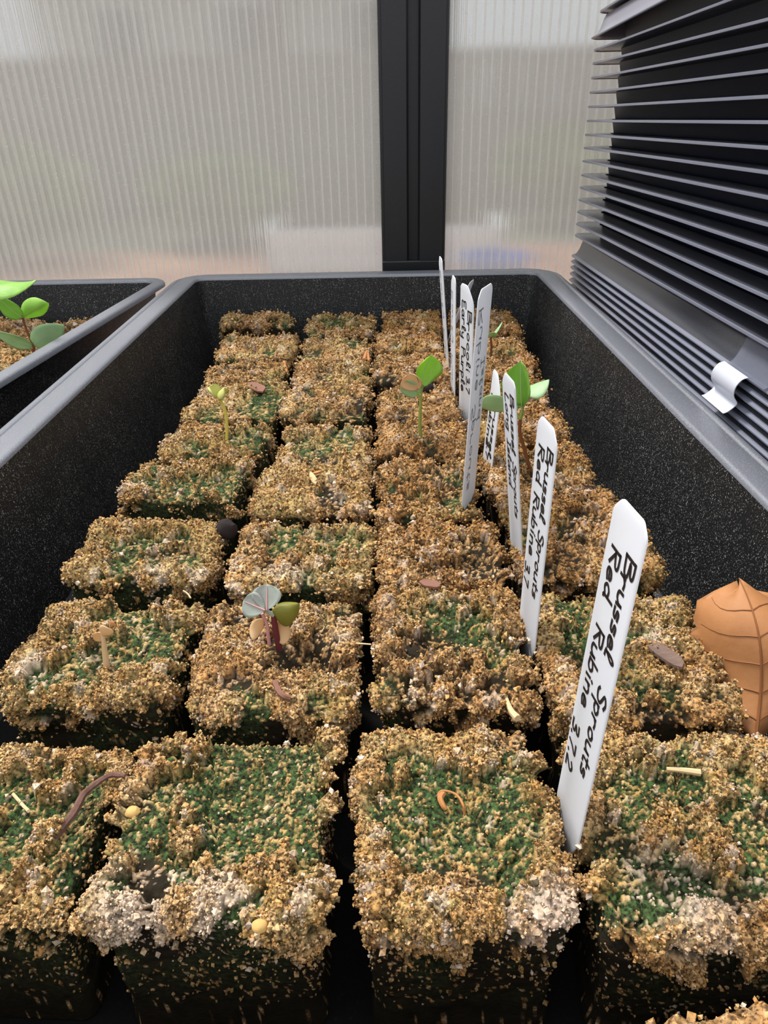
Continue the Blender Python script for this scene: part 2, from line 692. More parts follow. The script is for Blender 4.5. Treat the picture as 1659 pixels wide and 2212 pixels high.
def sl_(o, z, r=.05):
    return rounded(offset_poly(SP, o), max(.012, r + o * .4), z, 4)


def fin_meshes(k=.0):
    out = []
    g = MB()      # thin flat flange with a fine turned-down edge
    g.loft([sl_(-.104, .000), sl_(-.006, .001), sl_(-.001, -.001), sl_(-.002, -.004), sl_(-.006, -.0055), sl_(-.104, -.006)])
    g.f = [tuple(reversed(f)) for f in g.f]
    out.append(('flange', g, M['fin']))
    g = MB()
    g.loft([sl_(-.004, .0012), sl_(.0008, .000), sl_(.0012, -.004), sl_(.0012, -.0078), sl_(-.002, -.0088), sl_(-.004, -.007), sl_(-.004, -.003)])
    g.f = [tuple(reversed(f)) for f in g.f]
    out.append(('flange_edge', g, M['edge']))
    g = MB()      # tapered tub
    g.loft([sl_(-.100, .0), sl_(-.106 - k, -.006), sl_(-.116 - k, -.06), sl_(-.170 - k, -.32), sl_(-.185 - k, -.33)], False, True)
    g.loft([sl_(-.103, .003), sl_(-.109 - k, -.003), sl_(-.119 - k, -.06), sl_(-.173 - k, -.316), sl_(-.185 - k, -.327)], False, True)
    out.append(('tray_body', g, M['stack_body']))
    for yy in (2.02,):      # upright stiffening rib on the long wall
        g = MB()
        x_ = SX0 + (SY1 - yy) * .0094 + k
        g.loft([[(x_ + .098 + d, yy - .006, z), (x_ + .112 + d, yy - .006, z), (x_ + .112 + d, yy + .006, z), (x_ + .098 + d, yy + .006, z)]
                for d, z in ((0, -.013), (.008, -.048))], True, True)
        out.append(('wall_rib', g, M['stack_body']))
    return out


def skirt_meshes(k=.0, mt='soft_rim'):
    out = []
    g = MB()      # broad rolled rim: flat crest, flared skirt
    g.loft([sl_(-.094 - k, .070), sl_(-.088 - k, .082), sl_(-.078 - k, .090), sl_(-.058, .091), sl_(-.048, .086), sl_(-.040, .070),
            sl_(-.030, .035), sl_(-.018, .012), sl_(.0, .001), sl_(.001, -.003), sl_(-.004, -.004),
            sl_(-.022, .008), sl_(-.034, .033), sl_(-.044, .068), sl_(-.051, .082), sl_(-.060, .087), sl_(-.077 - k, .086), sl_(-.084 - k, .079),
            sl_(-.090 - k, .066)])
    g.f = [tuple(reversed(f)) for f in g.f]
    out.append(('rolled_rim', g, M[mt]))
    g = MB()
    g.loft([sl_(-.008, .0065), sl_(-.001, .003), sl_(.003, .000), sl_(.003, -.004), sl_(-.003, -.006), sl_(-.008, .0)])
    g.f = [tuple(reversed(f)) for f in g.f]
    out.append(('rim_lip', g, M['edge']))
    g = MB()
    g.loft([sl_(-.090 - k, .070), sl_(-.155 - k, -.28), sl_(-.17 - k, -.30)], False, True)
    g.loft([sl_(-.093 - k, .070), sl_(-.158 - k, -.276), sl_(-.17 - k, -.297)], False, True)
    out.append(('tray_body', g, M['stack_body']))
    return out


def mesh_set(defs):
    r = []
    for nm, g, mt in defs:
        me = mesh_from(nm, (np.array(g.v) - np.array(SORG)) * S, g.f, True)
        me.set_sharp_from_angle(angle=math.radians(40))
        me.materials.append(mt)
        r.append((nm, me))
    return r


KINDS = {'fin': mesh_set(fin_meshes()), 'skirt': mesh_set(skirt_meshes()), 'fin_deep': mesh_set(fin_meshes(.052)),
         'skirt_deep': mesh_set(skirt_meshes(.026, 'painted_sheen_rim'))}


def stacked(kind, z, tilt, label, group, dx=0.0):
    root = empty('stacked_tray', (SX0 + dx, SY1, z))
    root.rotation_euler = (-math.radians(tilt), 0, 0)
    tag(root, label, 'seed tray', group)
    for nm, me in KINDS[kind]:
        ob = bpy.data.objects.new(nm, me)
        COL.objects.link(ob)
        ob.parent = root
    return root


ORD = ['lowest', 'second', 'third', 'fourth', 'fifth', 'sixth', 'seventh', 'eighth', 'ninth', 'tenth', 'eleventh',
       'twelfth', 'thirteenth', 'fourteenth', 'fifteenth', 'sixteenth', 'seventeenth', 'eighteenth']
low = [-.065, -.032, .001, .034, .067, .100, .133, .166, .196, .226]
for k, z in enumerate(low):
    if k < len(low) - 1:
        lab = 'black nested tray showing only its rim lip, %s from the bottom of the stack' % (ORD[k] if k else 'first')
    else:
        lab = 'black tray with broad rolled rim and tape, below the thin-edged trays'
    stacked('skirt', z, 1.25, lab, 'nested trays at the bottom of the stack')
fins = [.333, .390, .449, .508, .566, .625, .690, .750, .809, .870, .931, .992, 1.053, 1.113]
for k, z in enumerate(fins):
    stacked('fin', z, 1.45, 'black thin-edged tray, %s of those between the two broad rolled rims' % ORD[k]
            if k else 'black thin-edged tray, lowest one, sitting in the broad rolled rim', 'thin-edged trays in the stack', .004)
stacked('fin', 1.166, 2.3, 'black thin-edged tray tilted just below the upper broad rolled rim', 'thin-edged trays in the stack', .004)
stacked('skirt_deep', 1.212, 3.6, 'black tray with broad rolled rim, tilted, window sheen painted on, near the top of the stack', None, -.012)
stacked('fin_deep', 1.318, 3.8, 'black thin-edged tray above the tilted rolled rim, cut by the top edge', 'thin-edged trays in the stack', .014)
stacked('fin_deep', 1.385, 3.8, 'topmost black thin-edged tray of the stack at the frame top', 'thin-edged trays in the stack', .014)

# tape on the rolled rim: a clear strip over the crest and a milky tail that curls away
TY0, TY1 = 1.99, 2.15
zt = lambda y_: .226 + (SY1 - y_) * math.tan(math.radians(1.25))
xo = lambda y_: SX0 + (SY1 - y_) * .0094


def strip(prof, y0, y1, t_=.0022, wave=None, n=6):
    """sweep a cross-section (x, z relative to the rim lip) along y, with thickness"""
    g = MB()
    P = spline(prof, 5)
    rings = []
    for yy in np.linspace(y0, y1, n):
        rings.append([(xo(yy) + p[0], yy + (wave[0] * p[1] if wave else 0), zt(yy) + p[1]) for p in P])
    V, F = [], []
    m_ = len(P)
    for s_ in (0, 1):
        for r in rings:
            V += [(p[0] - s_ * t_, p[1], p[2] + s_ * t_ * .3) for p in r]
    N = len(rings)
    for s_ in (0, 1):
        for i in range(N - 1):
            for j in range(m_ - 1):
                a = s_ * N * m_ + i * m_ + j
                q = (a, a + 1, a + m_ + 1, a + m_)
                F.append(q if s_ else tuple(reversed(q)))
    for i in range(N - 1):
        for j in (0, m_ - 1):
            a, b_ = i * m_ + j, (i + 1) * m_ + j
            F.append((a, b_, b_ + N * m_, a + N * m_))
    for j in range(m_ - 1):
        for i in (0, N - 1):
            a = i * m_ + j
            F.append((a, a + 1, a + 1 + N * m_, a + N * m_))
    g.add(V, F)
    return g


torg = (xo(2.08), 2.08, zt(2.08))
tp = empty('tape', torg)
tag(tp, 'strip of tape over the rolled tray rim with a curled milky tail', 'tape')
strip([(.115, .096), (.085, .097), (.055, .098), (.038, .086), (.030, .066), (.018, .035), (.004, .014), (-.010, .006)],
      TY0 - .10, TY1 - .02).build('clear_strip', M['clear_tape'], tp, torg)
strip([(-.008, .008), (-.024, .000), (-.034, -.024), (-.030, -.052), (-.014, -.074), (-.014, -.086), (-.030, -.106), (-.042, -.112)],
      TY0 + .0, TY1 + .0, wave=(-.25, 0)).build('curled_tail', M['tape'], tp, torg)

# ================================================================ the garden seen through the wall
def blob(name, x, y, z, rx, ry, rz, seed, mat, label, cat, trunk=None, n=900, group=None):
    """a plant: trunk or stems and a crown of many leaf clumps"""
    r_ = np.random.default_rng(seed)
    root = empty(name, (x, y, GZ))
    tag(root, label, cat, group)
    org = (x, y, GZ)
    g = MB()
    top = z
    if trunk:
        g.tube([(x, y, GZ), (x + .3, y, GZ + (top - GZ) * .5), (x, y, top)], [trunk, trunk * .8, trunk * .5], 8)
        for a in range(5):
            t_ = a * 1.26
            g.tube([(x, y, GZ + (top - GZ) * .6), (x + rx * .6 * math.cos(t_), y + ry * .6 * math.sin(t_), top + rz * .3)], [trunk * .5, trunk * .15], 6)
    else:
        for a in range(6):
            t_ = a * 1.05
            g.tube([(x, y, GZ), (x + rx * .6 * math.cos(t_), y + ry * .6 * math.sin(t_), top)], [.25, .08], 5)
    g.build('trunk' if trunk else 'stem', M['bark'], root, org)
    u = r_.normal(size=(n, 3))
    u /= np.linalg.norm(u, axis=1)[:, None]
    c = u * np.array([rx, ry, rz]) * (r_.random(n) ** .4)[:, None] + np.array([x, y, z])
    s_ = (r_.random(n) * .6 + .7) * max(rx, rz) * .10
    a_ = r_.normal(size=(n, 3)); a_ /= np.linalg.norm(a_, axis=1)[:, None]
    b_ = np.cross(a_, r_.normal(size=(n, 3))); b_ /= np.linalg.norm(b_, axis=1)[:, None]
    V = np.stack([c - a_ * s_[:, None], c + b_ * s_[:, None] * .5, c + a_ * s_[:, None], c - b_ * s_[:, None] * .5], 1)
    F = np.arange(n * 4).reshape(n, 4)
    me = mesh_from('foliage', (V.reshape(-1, 3) - np.array(org)) * S, F, False)
    f = link('foliage', me, mat, root, org)
    f['kind'] = 'stuff'
    return root


YF = 1 / S     # one metre in layout units
for k, (x, y, hh, rx) in enumerate([(-2.6, 5.2, .55, .75), (-1.2, 5.8, .45, .6), (-4.3, 5.6, .7, .9), (1.7, 6.4, .55, .8)]):
    blob('shrub', x * YF, y * YF, GZ + hh * YF * .8, rx * YF, .5 * YF, hh * YF * .6, 10 + k, M['shrub'],
         ['low green shrub blurred behind the left pane, second from the left', 'low green shrub blurred behind the pane beside the black post',
          'leftmost low green shrub blurred behind the left pane', 'low green shrub blurred behind the right pane'][k], 'shrub', None, 900, 'garden shrubs outside')
for k, (x, y, hh, rx) in enumerate([(-4.6, 9.0, 4.2, 1.6), (3.4, 9.5, 4.5, 1.8), (-1.4, 11.5, 5.2, 1.9)]):
    blob('tree', x * YF, y * YF, GZ + hh * YF, rx * YF, rx * YF, 1.3 * YF, 20 + k, M['shrub'],
         ['tree far outside the left pane, left of the house', 'tree far outside the right pane', 'tree growing in front of the far house'][k],
         'tree', .9, 1200, 'garden trees outside')
# fence
fr = empty('garden_fence', (0, 7.4 * YF, GZ))
tag(fr, 'weathered grey board fence across the garden outside', 'fence')
forg = (0, 7.4 * YF, GZ)
for k in range(40):
    g = MB()
    x = (-6.2 + k * .31) * YF
    g.box(x, x + .29 * YF, 7.4 * YF, 7.4 * YF + .15, GZ, GZ + 1.28 * YF + (k % 3) * .06, .02)
    g.build('board', M['fence'], fr, forg)
for k in range(3):
    g = MB()
    g.box(-6.2 * YF, 6.2 * YF, 7.4 * YF + .16, 7.4 * YF + .5, GZ + (.2 + k * .5) * YF, GZ + (.28 + k * .5) * YF)
    g.build('rail', M['fence'], fr, forg)
# house
ho = empty('garden_house', (-2.0 * YF, 14 * YF, GZ))
horg = (-2.0 * YF, 14 * YF, GZ)
tag(ho, 'pale sided house with grey roof far behind the fence', 'house')
g = MB(); g.box(-5.5 * YF, 1.2 * YF, 14 * YF, 19 * YF, GZ, GZ + 2.9 * YF); g.build('wall', M['siding'], ho, horg)
g = MB()
g.loft([[(-6 * YF, 13.4 * YF, GZ + 2.8 * YF), (-6 * YF, 19.6 * YF, GZ + 2.8 * YF), (-6 * YF, 16.5 * YF, GZ + 4.8 * YF)],
        [(1.7 * YF, 13.4 * YF, GZ + 2.8 * YF), (1.7 * YF, 19.6 * YF, GZ + 2.8 * YF), (1.7 * YF, 16.5 * YF, GZ + 4.8 * YF)]], True, True)
g.build('roof', M['roof'], ho, horg, smooth=False)
for x in (-4.6, -2.6, -.6):
    g = MB(); g.box(x * YF, (x + .9) * YF, 13.93 * YF, 14 * YF, GZ + 1.2 * YF, GZ + 2.3 * YF, .05)
    w_ = g.build('window', M['white_board'], ho, horg)
    g = MB(); g.box((x + .08) * YF, (x + .82) * YF, 13.9 * YF, 13.93 * YF, GZ + 1.28 * YF, GZ + 2.22 * YF)
    g.build('pane', M['pane'], w_, horg)
# raised bed of white boards and a blue tub
bd = empty('raised_bed', (-.2 * YF, 4.3 * YF, GZ))
borg = (-.2 * YF, 4.3 * YF, GZ)
tag(bd, 'raised garden bed with pale boards standing on the leaf litter outside', 'garden bed')
for k in range(2):
    g = MB(); g.box(-.75 * YF, .75 * YF, 4.7 * YF, 4.7 * YF + .25, GZ + k * .85, GZ + k * .85 + .82, .03); g.build('board', M['white_board'], bd, borg)
    for x in (-.75, .72):
        g = MB(); g.box(x * YF, x * YF + .25, 4.7 * YF, 5.4 * YF, GZ + k * .85, GZ + k * .85 + .82, .03); g.build('board', M['white_board'], bd, borg)
g = MB(); g.box(-.73 * YF, .72 * YF, 4.73 * YF, 5.4 * YF, GZ, GZ + 1.4, .05); s_ = g.build('bed_soil', M['clod'], bd, borg)
tu = empty('tub', (.62 * YF, 4.2 * YF, GZ))
g = MB()
g.loft([[(.62 * YF + r * math.cos(a), 4.2 * YF + r * math.sin(a), GZ + z) for a in np.linspace(0, 6.283, 20, endpoint=False)]
        for r, z in ((1.0, 0), (1.25, 1.1), (1.35, 1.12), (1.35, 1.2), (1.2, 1.2), (.95, .1))], True, True)
g.build('tub_body', M['blue'], tu, (.62 * YF, 4.2 * YF, GZ))
tag(tu, 'blue plastic tub on the leaf litter outside the right pane', 'tub')

# ================================================================ soil blocks
def hash3(ix, iy, iz, seed):
    h = (ix.astype(np.int64) * 73856093) ^ (iy.astype(np.int64) * 19349663) ^ (iz.astype(np.int64) * 83492791) ^ (seed * 2654435761)
    h = (h ^ (h >> 13)) * 1274126177
    h = h ^ (h >> 16)
    return (h & 0xFFFFF).astype(np.float32) / np.float32(0xFFFFF)


def vnoise(P, seed):
    I = np.floor(P)
    f = (P - I).astype(np.float32)
    f = f * f * (3 - 2 * f)
    I = I.astype(np.int64)
    out = 0
    for dx in (0, 1):
        for dy in (0, 1):
            for dz in (0, 1):
                w_ = (f[:, 0] if dx else 1 - f[:, 0]) * (f[:, 1] if dy else 1 - f[:, 1]) * (f[:, 2] if dz else 1 - f[:, 2])
                out = out + w_ * hash3(I[:, 0] + dx, I[:, 1] + dy, I[:, 2] + dz, seed)
    return out


def fbm(P, seed, octs=3, gain=.5):
    a, s_, tot = 1.0, 0, 0
    for o in range(octs):
        s_ = s_ + a * (vnoise(P * (2.03 ** o) + 17.3 * o, seed + o * 101) - .5)
        tot += a
        a *= gain
    return s_ / tot * 2          # about -1..1, mostly within +-.6


def cells(P, seed):
    """distance to the nearest jittered point (grains) and that point's random value"""
    I = np.floor(P).astype(np.int64)
    best = np.full(len(P), 9., np.float32)
    val = np.zeros(len(P), np.float32)
    for dx in (-1, 0, 1):
        for dy in (-1, 0, 1):
            for dz in (-1, 0, 1):
                c = I + np.array([dx, dy, dz])
                hx = hash3(c[:, 0], c[:, 1], c[:, 2], seed)
                hy = hash3(c[:, 0], c[:, 1], c[:, 2], seed + 7)
                hz = hash3(c[:, 0], c[:, 1], c[:, 2], seed + 13)
                d = (c[:, 0] + hx - P[:, 0]) ** 2 + (c[:, 1] + hy - P[:, 1]) ** 2 + (c[:, 2] + hz - P[:, 2]) ** 2
                k = d < best
                best = np.where(k, d, best)
                val = np.where(k, hx, val)
    return np.sqrt(best), val


def sstep(a, b_, x):
    t_ = np.clip((x - a) / (b_ - a), 0, 1)
    return t_ * t_ * (3 - 2 * t_)


phi_ = (1 + 5 ** .5) / 2
ICO_V = np.array([(-1, phi_, 0), (1, phi_, 0), (-1, -phi_, 0), (1, -phi_, 0), (0, -1, phi_), (0, 1, phi_), (0, -1, -phi_),
                  (0, 1, -phi_), (phi_, 0, -1), (phi_, 0, 1), (-phi_, 0, -1), (-phi_, 0, 1)]) / math.sqrt(1 + phi_ ** 2)
ICO_F = np.array([(0, 11, 5), (0, 5, 1), (0, 1, 7), (0, 7, 10), (0, 10, 11), (1, 5, 9), (5, 11, 4), (11, 10, 2), (10, 7, 6),
                  (7, 1, 8), (3, 9, 4), (3, 4, 2), (3, 2, 6), (3, 6, 8), (3, 8, 9), (4, 9, 5), (2, 4, 11), (6, 2, 10),
                  (8, 6, 7), (9, 8, 1)])
OCT_V = np.array([(1, 0, 0), (-1, 0, 0), (0, 1, 0), (0, -1, 0), (0, 0, 1), (0, 0, -1)], float)
OCT_F = np.array([(0, 2, 4), (2, 1, 4), (1, 3, 4), (3, 0, 4), (2, 0, 5), (1, 2, 5), (3, 1, 5), (0, 3, 5)])

SURF = []        # (x, y, z) of the finished soil tops, to rest things on


def soil_block(x0, x1, y0, y1, ztop, res, rot, seed, label, group, moss=.5, crumbs=2000, ico=False, hole=None,
               depth_res=None, pale=(), cover=0.0, grain=.0085, moss_at=None, warm=0.0):
    r_ = np.random.default_rng(seed)
    cx, cy = (x0 + x1) / 2, (y0 + y1) / 2 + .006
    hx, hy = (x1 - x0) / 2 - .017, (y1 - y0) / 2 - .022
    H = .345 + ztop - .022
    nx, ny = max(8, int(2 * hx / res)), max(8, int(2 * hy / res))
    gx, gy = np.linspace(-hx, hx, nx + 1), np.linspace(-hy, hy, ny + 1)
    GX, GY = np.meshgrid(gx, gy)
    top = np.stack([GX.ravel(), GY.ravel(), np.full(GX.size, H)], 1)
    idx = np.arange(GX.size).reshape(ny + 1, nx + 1)
    F = np.stack([idx[:-1, :-1], idx[:-1, 1:], idx[1:, 1:], idx[1:, :-1]], -1).reshape(-1, 4)
    loop = np.concatenate([idx[0, :-1], idx[:-1, -1], idx[-1, :0:-1], idx[:0:-1, 0]])
    # depth of the rings down the sides
    zs, z, st = [], H, res
    fine = depth_res if depth_res else .06
    while z > 0:
        if H - z > fine:
            st *= 1.35
        z = max(0, z - st)
        zs.append(z)
    m_ = len(loop)
    rings = []
    for z in zs:
        q = top[loop].copy()
        q[:, 2] = z
        rings.append(q)
    V = np.concatenate([top] + rings)
    prev = loop
    for k in range(len(zs)):
        cur = GX.size + k * m_ + np.arange(m_)
        F = np.concatenate([F, np.stack([prev, cur, np.roll(cur, -1), np.roll(prev, -1)], 1)])
        prev = cur
    # round the edges
    rr = .026
    inner = np.stack([np.clip(V[:, 0], -hx + rr, hx - rr), np.clip(V[:, 1], -hy + rr, hy - rr), np.minimum(V[:, 2], H - rr)], 1)
    d = V - inner
    ln = np.linalg.norm(d, axis=1)[:, None]
    N = d / np.maximum(ln, 1e-9)
    P = inner + N * rr
    Q = P + np.array([seed * 3.71, seed * 1.37, seed * .77])     # noise space
    up = N[:, 2]
    ex = np.minimum(hx - np.abs(V[:, 0]), hy - np.abs(V[:, 1]))   # distance to the top's edge
    dep = H - P[:, 2]
    is_top = up > .3
    # where the dry crust sits
    big = fbm(Q * 9, seed, 3, .55)
    mid = fbm(Q * 26, seed + 5, 3, .6)
    bias = .16 + cover - .12 * moss + np.where(is_top, .20 * sstep(.07, .0, ex) - .05, .09 - dep * 7.5)
    if hole is not None:
        hd = np.hypot(P[:, 0] - hole[0], (P[:, 1] - hole[1])) + .06 * fbm(Q * 11, seed + 83, 2)
        bias = bias - .5 * sstep(hole[2] * 1.6, hole[2] * .4, hd) * is_top
    if moss_at is not None:
        md = np.hypot((P[:, 0] / hx - moss_at[0]), (P[:, 1] / hy - moss_at[1])) + 1.0 * fbm(Q * 7, seed + 81, 2)
        mw = sstep(moss_at[2], moss_at[2] * .3, md) * (up > -.2)
        bias = bias - .30 * mw
    else:
        mw = 0
    c = big * .9 + mid * .85 + bias
    crust = sstep(-.03, .07, c)
    gd, gv = cells(Q / grain, seed + 31)
    gd2, gv2 = cells(Q / (grain * 2.6) + 5.2, seed + 37)
    gr = np.clip(1 - gd / .75, 0, 1) ** .6
    gr2 = np.clip(1 - gd2 / .8, 0, 1) ** .7
    lump = np.clip(.5 + mid, 0, 1.3)
    disp = fbm(Q * 5, seed + 3, 2) * .022 + np.where(is_top, 0, fbm(Q * 9, seed + 91, 2) * .014) + crust * (.001 + .023 * lump ** 1.4) + crust * (gr * .0062 + gr2 * .010) \
        + (1 - crust) * (gr * .0030 + fbm(Q * 55, seed + 9, 2) * .006 - .004)
    # cracks
    ck = np.abs(fbm(Q * 7.5 + 40, seed + 21, 2))
    disp -= .014 * sstep(.03, .0, ck) * is_top
    if hole is not None:
        disp -= hole[3] * sstep(hole[2] * 1.25, hole[2] * .35, hd) * is_top
    speck = sstep(.64, .72, gv + .35 * fbm(Q * 40, seed + 71, 2)) * (gr > .25) * is_top
    disp = disp + speck * (1 - crust) * gr * .006
    disp = disp * np.where(is_top, 1.0, np.where(dep > .12, .45, .62))
    disp = disp - .006 * sstep(.05, .12, dep)
    bottom = sstep(.0, .05, P[:, 2])
    P = P + N * (disp * bottom)[:, None]
    taper = 1 - .03 * dep / H
    P[:, 0] *= taper
    P[:, 1] *= taper
    # masks
    mo = sstep(-.12, .30, fbm(Q * 8 + 9, seed + 51, 3, .6) + (moss - .5) * 1.1 + .8 * mw) * sstep(.30, .05, dep)
    mo = mo * (.35 + .65 * gr) * np.where(is_top, 1.0, .55)
    tone = np.clip(.50 - warm + .7 * fbm(Q * 14, seed + 61, 2) + .5 * (gv - .5) + .35 * (gr - .5), 0, 1)
    pl = np.zeros(len(P), np.float32)
    for px_, py_, pr_ in pale:
        pd = np.sqrt((P[:, 0] / hx - px_) ** 2 + (P[:, 1] / hy - py_) ** 2 + ((dep - .02) / .1) ** 2 * .3)
        pl = np.maximum(pl, 0.55 * sstep(pr_ * 1.2, pr_ * .3, pd + .5 * mid))
    pl = np.maximum(pl, sstep(.86, .95, gv2) * .35)
    crv = crust * (.18 + .82 * gr ** .8)  # pits between grains shaded in the colour
    crv = np.maximum(crv, speck * (.35 + .5 * gr))
    crv = np.maximum(crv, sstep(.93, .95, gv) * .9 * (gr > .35))
    soilc = np.stack([np.clip(crv, 0, 1), np.clip(mo, 0, 1), tone, np.clip(pl, 0, 1)], 1).astype(np.float32)
    # loose crumbs clinging to the crust
    wgt = np.where((up > -.25) & (dep < .16), crust * (.25 + lump) + .05, .028 * (dep < H - .07))
    wgt = wgt / wgt.sum()
    pick = r_.choice(len(P), crumbs, p=wgt)
    TV, TF = (ICO_V, ICO_F) if ico else (OCT_V, OCT_F)
    rad = grain * (.26 + .34 * r_.random(crumbs) ** 2 + (r_.random(crumbs) > .97) * .55)
    cen = P[pick] + N[pick] * (rad * (.1 + .6 * r_.random(crumbs)))[:, None] + r_.normal(size=(crumbs, 3)) * res * .5
    jit = 1 + .35 * (r_.random((crumbs, len(TV), 1)) - .5)
    Rq = r_.normal(size=(crumbs, 3, 3))
    Rq, _ = np.linalg.qr(Rq)
    sc3 = rad[:, None] * (.75 + .6 * r_.random((crumbs, 3)))
    CV = np.einsum('nij,kj->nki', Rq, TV) * jit * sc3[:, None, :] + cen[:, None, :]
    CF = (TF[None] + (np.arange(crumbs) * len(TV))[:, None, None]).reshape(-1, 3)
    ct = np.clip(.55 - warm + .55 * (r_.random(crumbs) - .5) + .5 * (tone[pick] - .5), 0, 1)
    cp = np.where(r_.random(crumbs) > .975, .7, pl[pick])
    low = dep[pick] > .16
    cc = np.stack([np.where(low, .5, np.where(r_.random(crumbs) > .16, .8 + .2 * r_.random(crumbs), .12 + .4 * r_.random(crumbs))), np.full(crumbs, .2), ct, cp], 1)
    CC = np.repeat(cc, len(TV), 0).astype(np.float32)
    # objects
    org = (cx, cy, -.345)
    body = mesh_from('soil_block', P * S, F, True)
    a = body.color_attributes.new('soil', 'FLOAT_COLOR', 'POINT')
    a.data.foreach_set('color', soilc.ravel())
    ob = link('soil_block', body, M['soil'], None, org)
    ob.rotation_euler = (0, 0, math.radians(rot))
    tag(ob, label, 'soil block', group)
    cm = mesh_from('crumbs', CV.reshape(-1, 3) * S, CF, False)
    a = cm.color_attributes.new('soil', 'FLOAT_COLOR', 'POINT')
    a.data.foreach_set('color', CC.ravel())
    co = link('crumbs', cm, M['soil'], ob, org)
    co['kind'] = 'stuff'
    sel = up > .5
    ca, sa = math.cos(math.radians(rot)), math.sin(math.radians(rot))
    T = P[sel]
    SURF.append(np.stack([cx + T[:, 0] * ca - T[:, 1] * sa, cy + T[:, 0] * sa + T[:, 1] * ca, T[:, 2] - .345], 1))
    return ob


def top_z(x, y, rad=.008):
    best = None
    for T in SURF:
        d = (T[:, 0] - x) ** 2 + (T[:, 1] - y) ** 2
        k = int(np.argmin(d))
        if best is None or d[k] < best[0]:
            near = T[d < max(rad ** 2, d[k] * 1.01)]
            best = (d[k], float(near[:, 2].max()))
    return best[1]


# column, row (A = by the far wall), x left, x right, y front, y back
BL = [
    (1, 'A', -.868, -.472, 3.765, 3.985), (1, 'B', -.794, -.418, 3.225, 3.60), (1, 'C', -.765, -.421, 2.915, 3.205),
    (1, 'D', -.768, -.394, 2.505, 2.895), (1, 'E', -.765, -.408, 2.185, 2.475), (1, 'F', -.815, -.432, 1.885, 2.165),
    (1, 'G', -.822, -.450, 1.478, 1.77), (1, 'H', -.800, -.440, 1.050, 1.40), (1, 'I', -.900, -.478, .625, .98),
    (2, 'A', -.390, -.050, 3.615, 3.985), (2, 'B', -.403, -.060, 3.220, 3.585), (2, 'C', -.396, -.058, 2.860, 3.190),
    (2, 'D', -.388, -.052, 2.500, 2.835), (2, 'E', -.364, -.046, 2.115, 2.470), (2, 'F', -.392, -.054, 1.795, 2.105),
    (2, 'G', -.398, -.040, 1.450, 1.755), (2, 'H', -.425, -.068, 1.015, 1.40), (2, 'I', -.462, -.094, .600, .985),
    (3, 'A', -.005, .300, 3.650, 3.985), (3, 'B', -.046, .278, 3.300, 3.630), (3, 'C', -.046, .288, 2.870, 3.255),
    (3, 'D', -.035, .284, 2.470, 2.850), (3, 'E', -.030, .278, 2.130, 2.455), (3, 'F', -.030, .284, 1.745, 2.115),
    (3, 'G', -.025, .308, 1.430, 1.728), (3, 'H', -.038, .304, 1.030, 1.412), (3, 'I', -.066, .268, .590, .985),
    (1, 'J', -.90, -.50, .10, .478), (2, 'J', -.46, -.10, .10, .470), (3, 'J', -.06, .26, .10, .468), (4, 'J', .29, .68, .10, .496),
    (4, 'A', .345, .684, 3.540, 3.98), (4, 'B', .318, .650, 3.190, 3.520), (4, 'C', .312, .656, 2.885, 3.175),
    (4, 'D', .310, .640, 2.580, 2.872), (4, 'E', .304, .632, 2.265, 2.562), (4, 'F', .304, .640, 1.925, 2.248),
    (4, 'G', .322, .672, 1.440, 1.905), (4, 'H', .326, .680, .985, 1.40), (4, 'I', .296, .690, .565, .955)]
ROT = {(1, 'F'): -3.0, (1, 'H'): -2.5, (1, 'G'): -1.0, (1, 'I'): -3, (2, 'F'): -1.5, (2, 'H'): 1.0, (2, 'A'): -2, (1, 'A'): -1.5,
       (4, 'I'): -3.5, (4, 'H'): -2}
COLN = {1: 'left column', 2: 'second column from the left', 3: 'third column from the left', 4: 'right column'}
ROWN = dict(zip('ABCDEFGHIJ', ['farthest row', 'second row from the back', 'third row from the back', 'fourth row from the back',
                              'middle row', 'fourth row from the front', 'third row from the front', 'second row from the front', 'front row', 'at the bottom frame edge']))
MOSS = {(1, 'F'): .8, (1, 'G'): .8, (1, 'H'): .85, (2, 'E'): .62, (2, 'F'): .55, (2, 'G'): .6, (2, 'H'): .5, (2, 'I'): .62,
        (3, 'I'): .6, (3, 'H'): .5, (4, 'I'): .55, (4, 'H'): .5, (1, 'D'): .65, (2, 'A'): .6, (2, 'C'): .6, (2, 'D'): .55, (1, 'I'): .8}
MAT_ = {(1, 'F'): (.45, .1, 1.1), (1, 'G'): (.35, .25, 1.0), (1, 'H'): (.55, .3, 1.15), (2, 'G'): (.2, .45, .75), (3, 'F'): (-.85, .1, .6),
        (4, 'H'): (-.3, .35, .6), (4, 'I'): (.1, .35, .75), (2, 'I'): (.25, .25, .9), (3, 'I'): (.1, -.05, .95), (2, 'E'): (.0, .1, .7),
        (1, 'D'): (.55, -.3, .8), (2, 'A'): (-.2, .1, .8), (1, 'I'): (.55, -.1, .8), (2, 'H'): (-.35, -.9, .5), (1, 'E'): (.6, -.2, .7)}
HOLE = {(2, 'H'): (.085, -.01, .075, .045), (3, 'I'): (.02, -.03, .07, .012), (2, 'I'): (.06, .03, .09, .018), (1, 'H'): (.03, -.02, .05, .015),
        (3, 'H'): (.0, .0, .05, .02), (3, 'G'): (.10, -.05, .07, .028)}
PALE = {(2, 'I'): [(-.7, -.95, .55), (.1, -.9, .3)], (3, 'I'): [(.85, -.98, .42)], (1, 'H'): [(-.75, -.5, .4)], (1, 'G'): [(.25, -.85, .3)],
        (3, 'G'): [(.25, -.5, .3)], (2, 'G'): [(-.2, -.85, .35)], (2, 'F'): [(.4, -.4, .3)], (4, 'H'): [(.4, .1, .35)], (1, 'F'): [(-.85, -.6, .35)],
        (4, 'I'): [(-.3, -.7, .5)]}
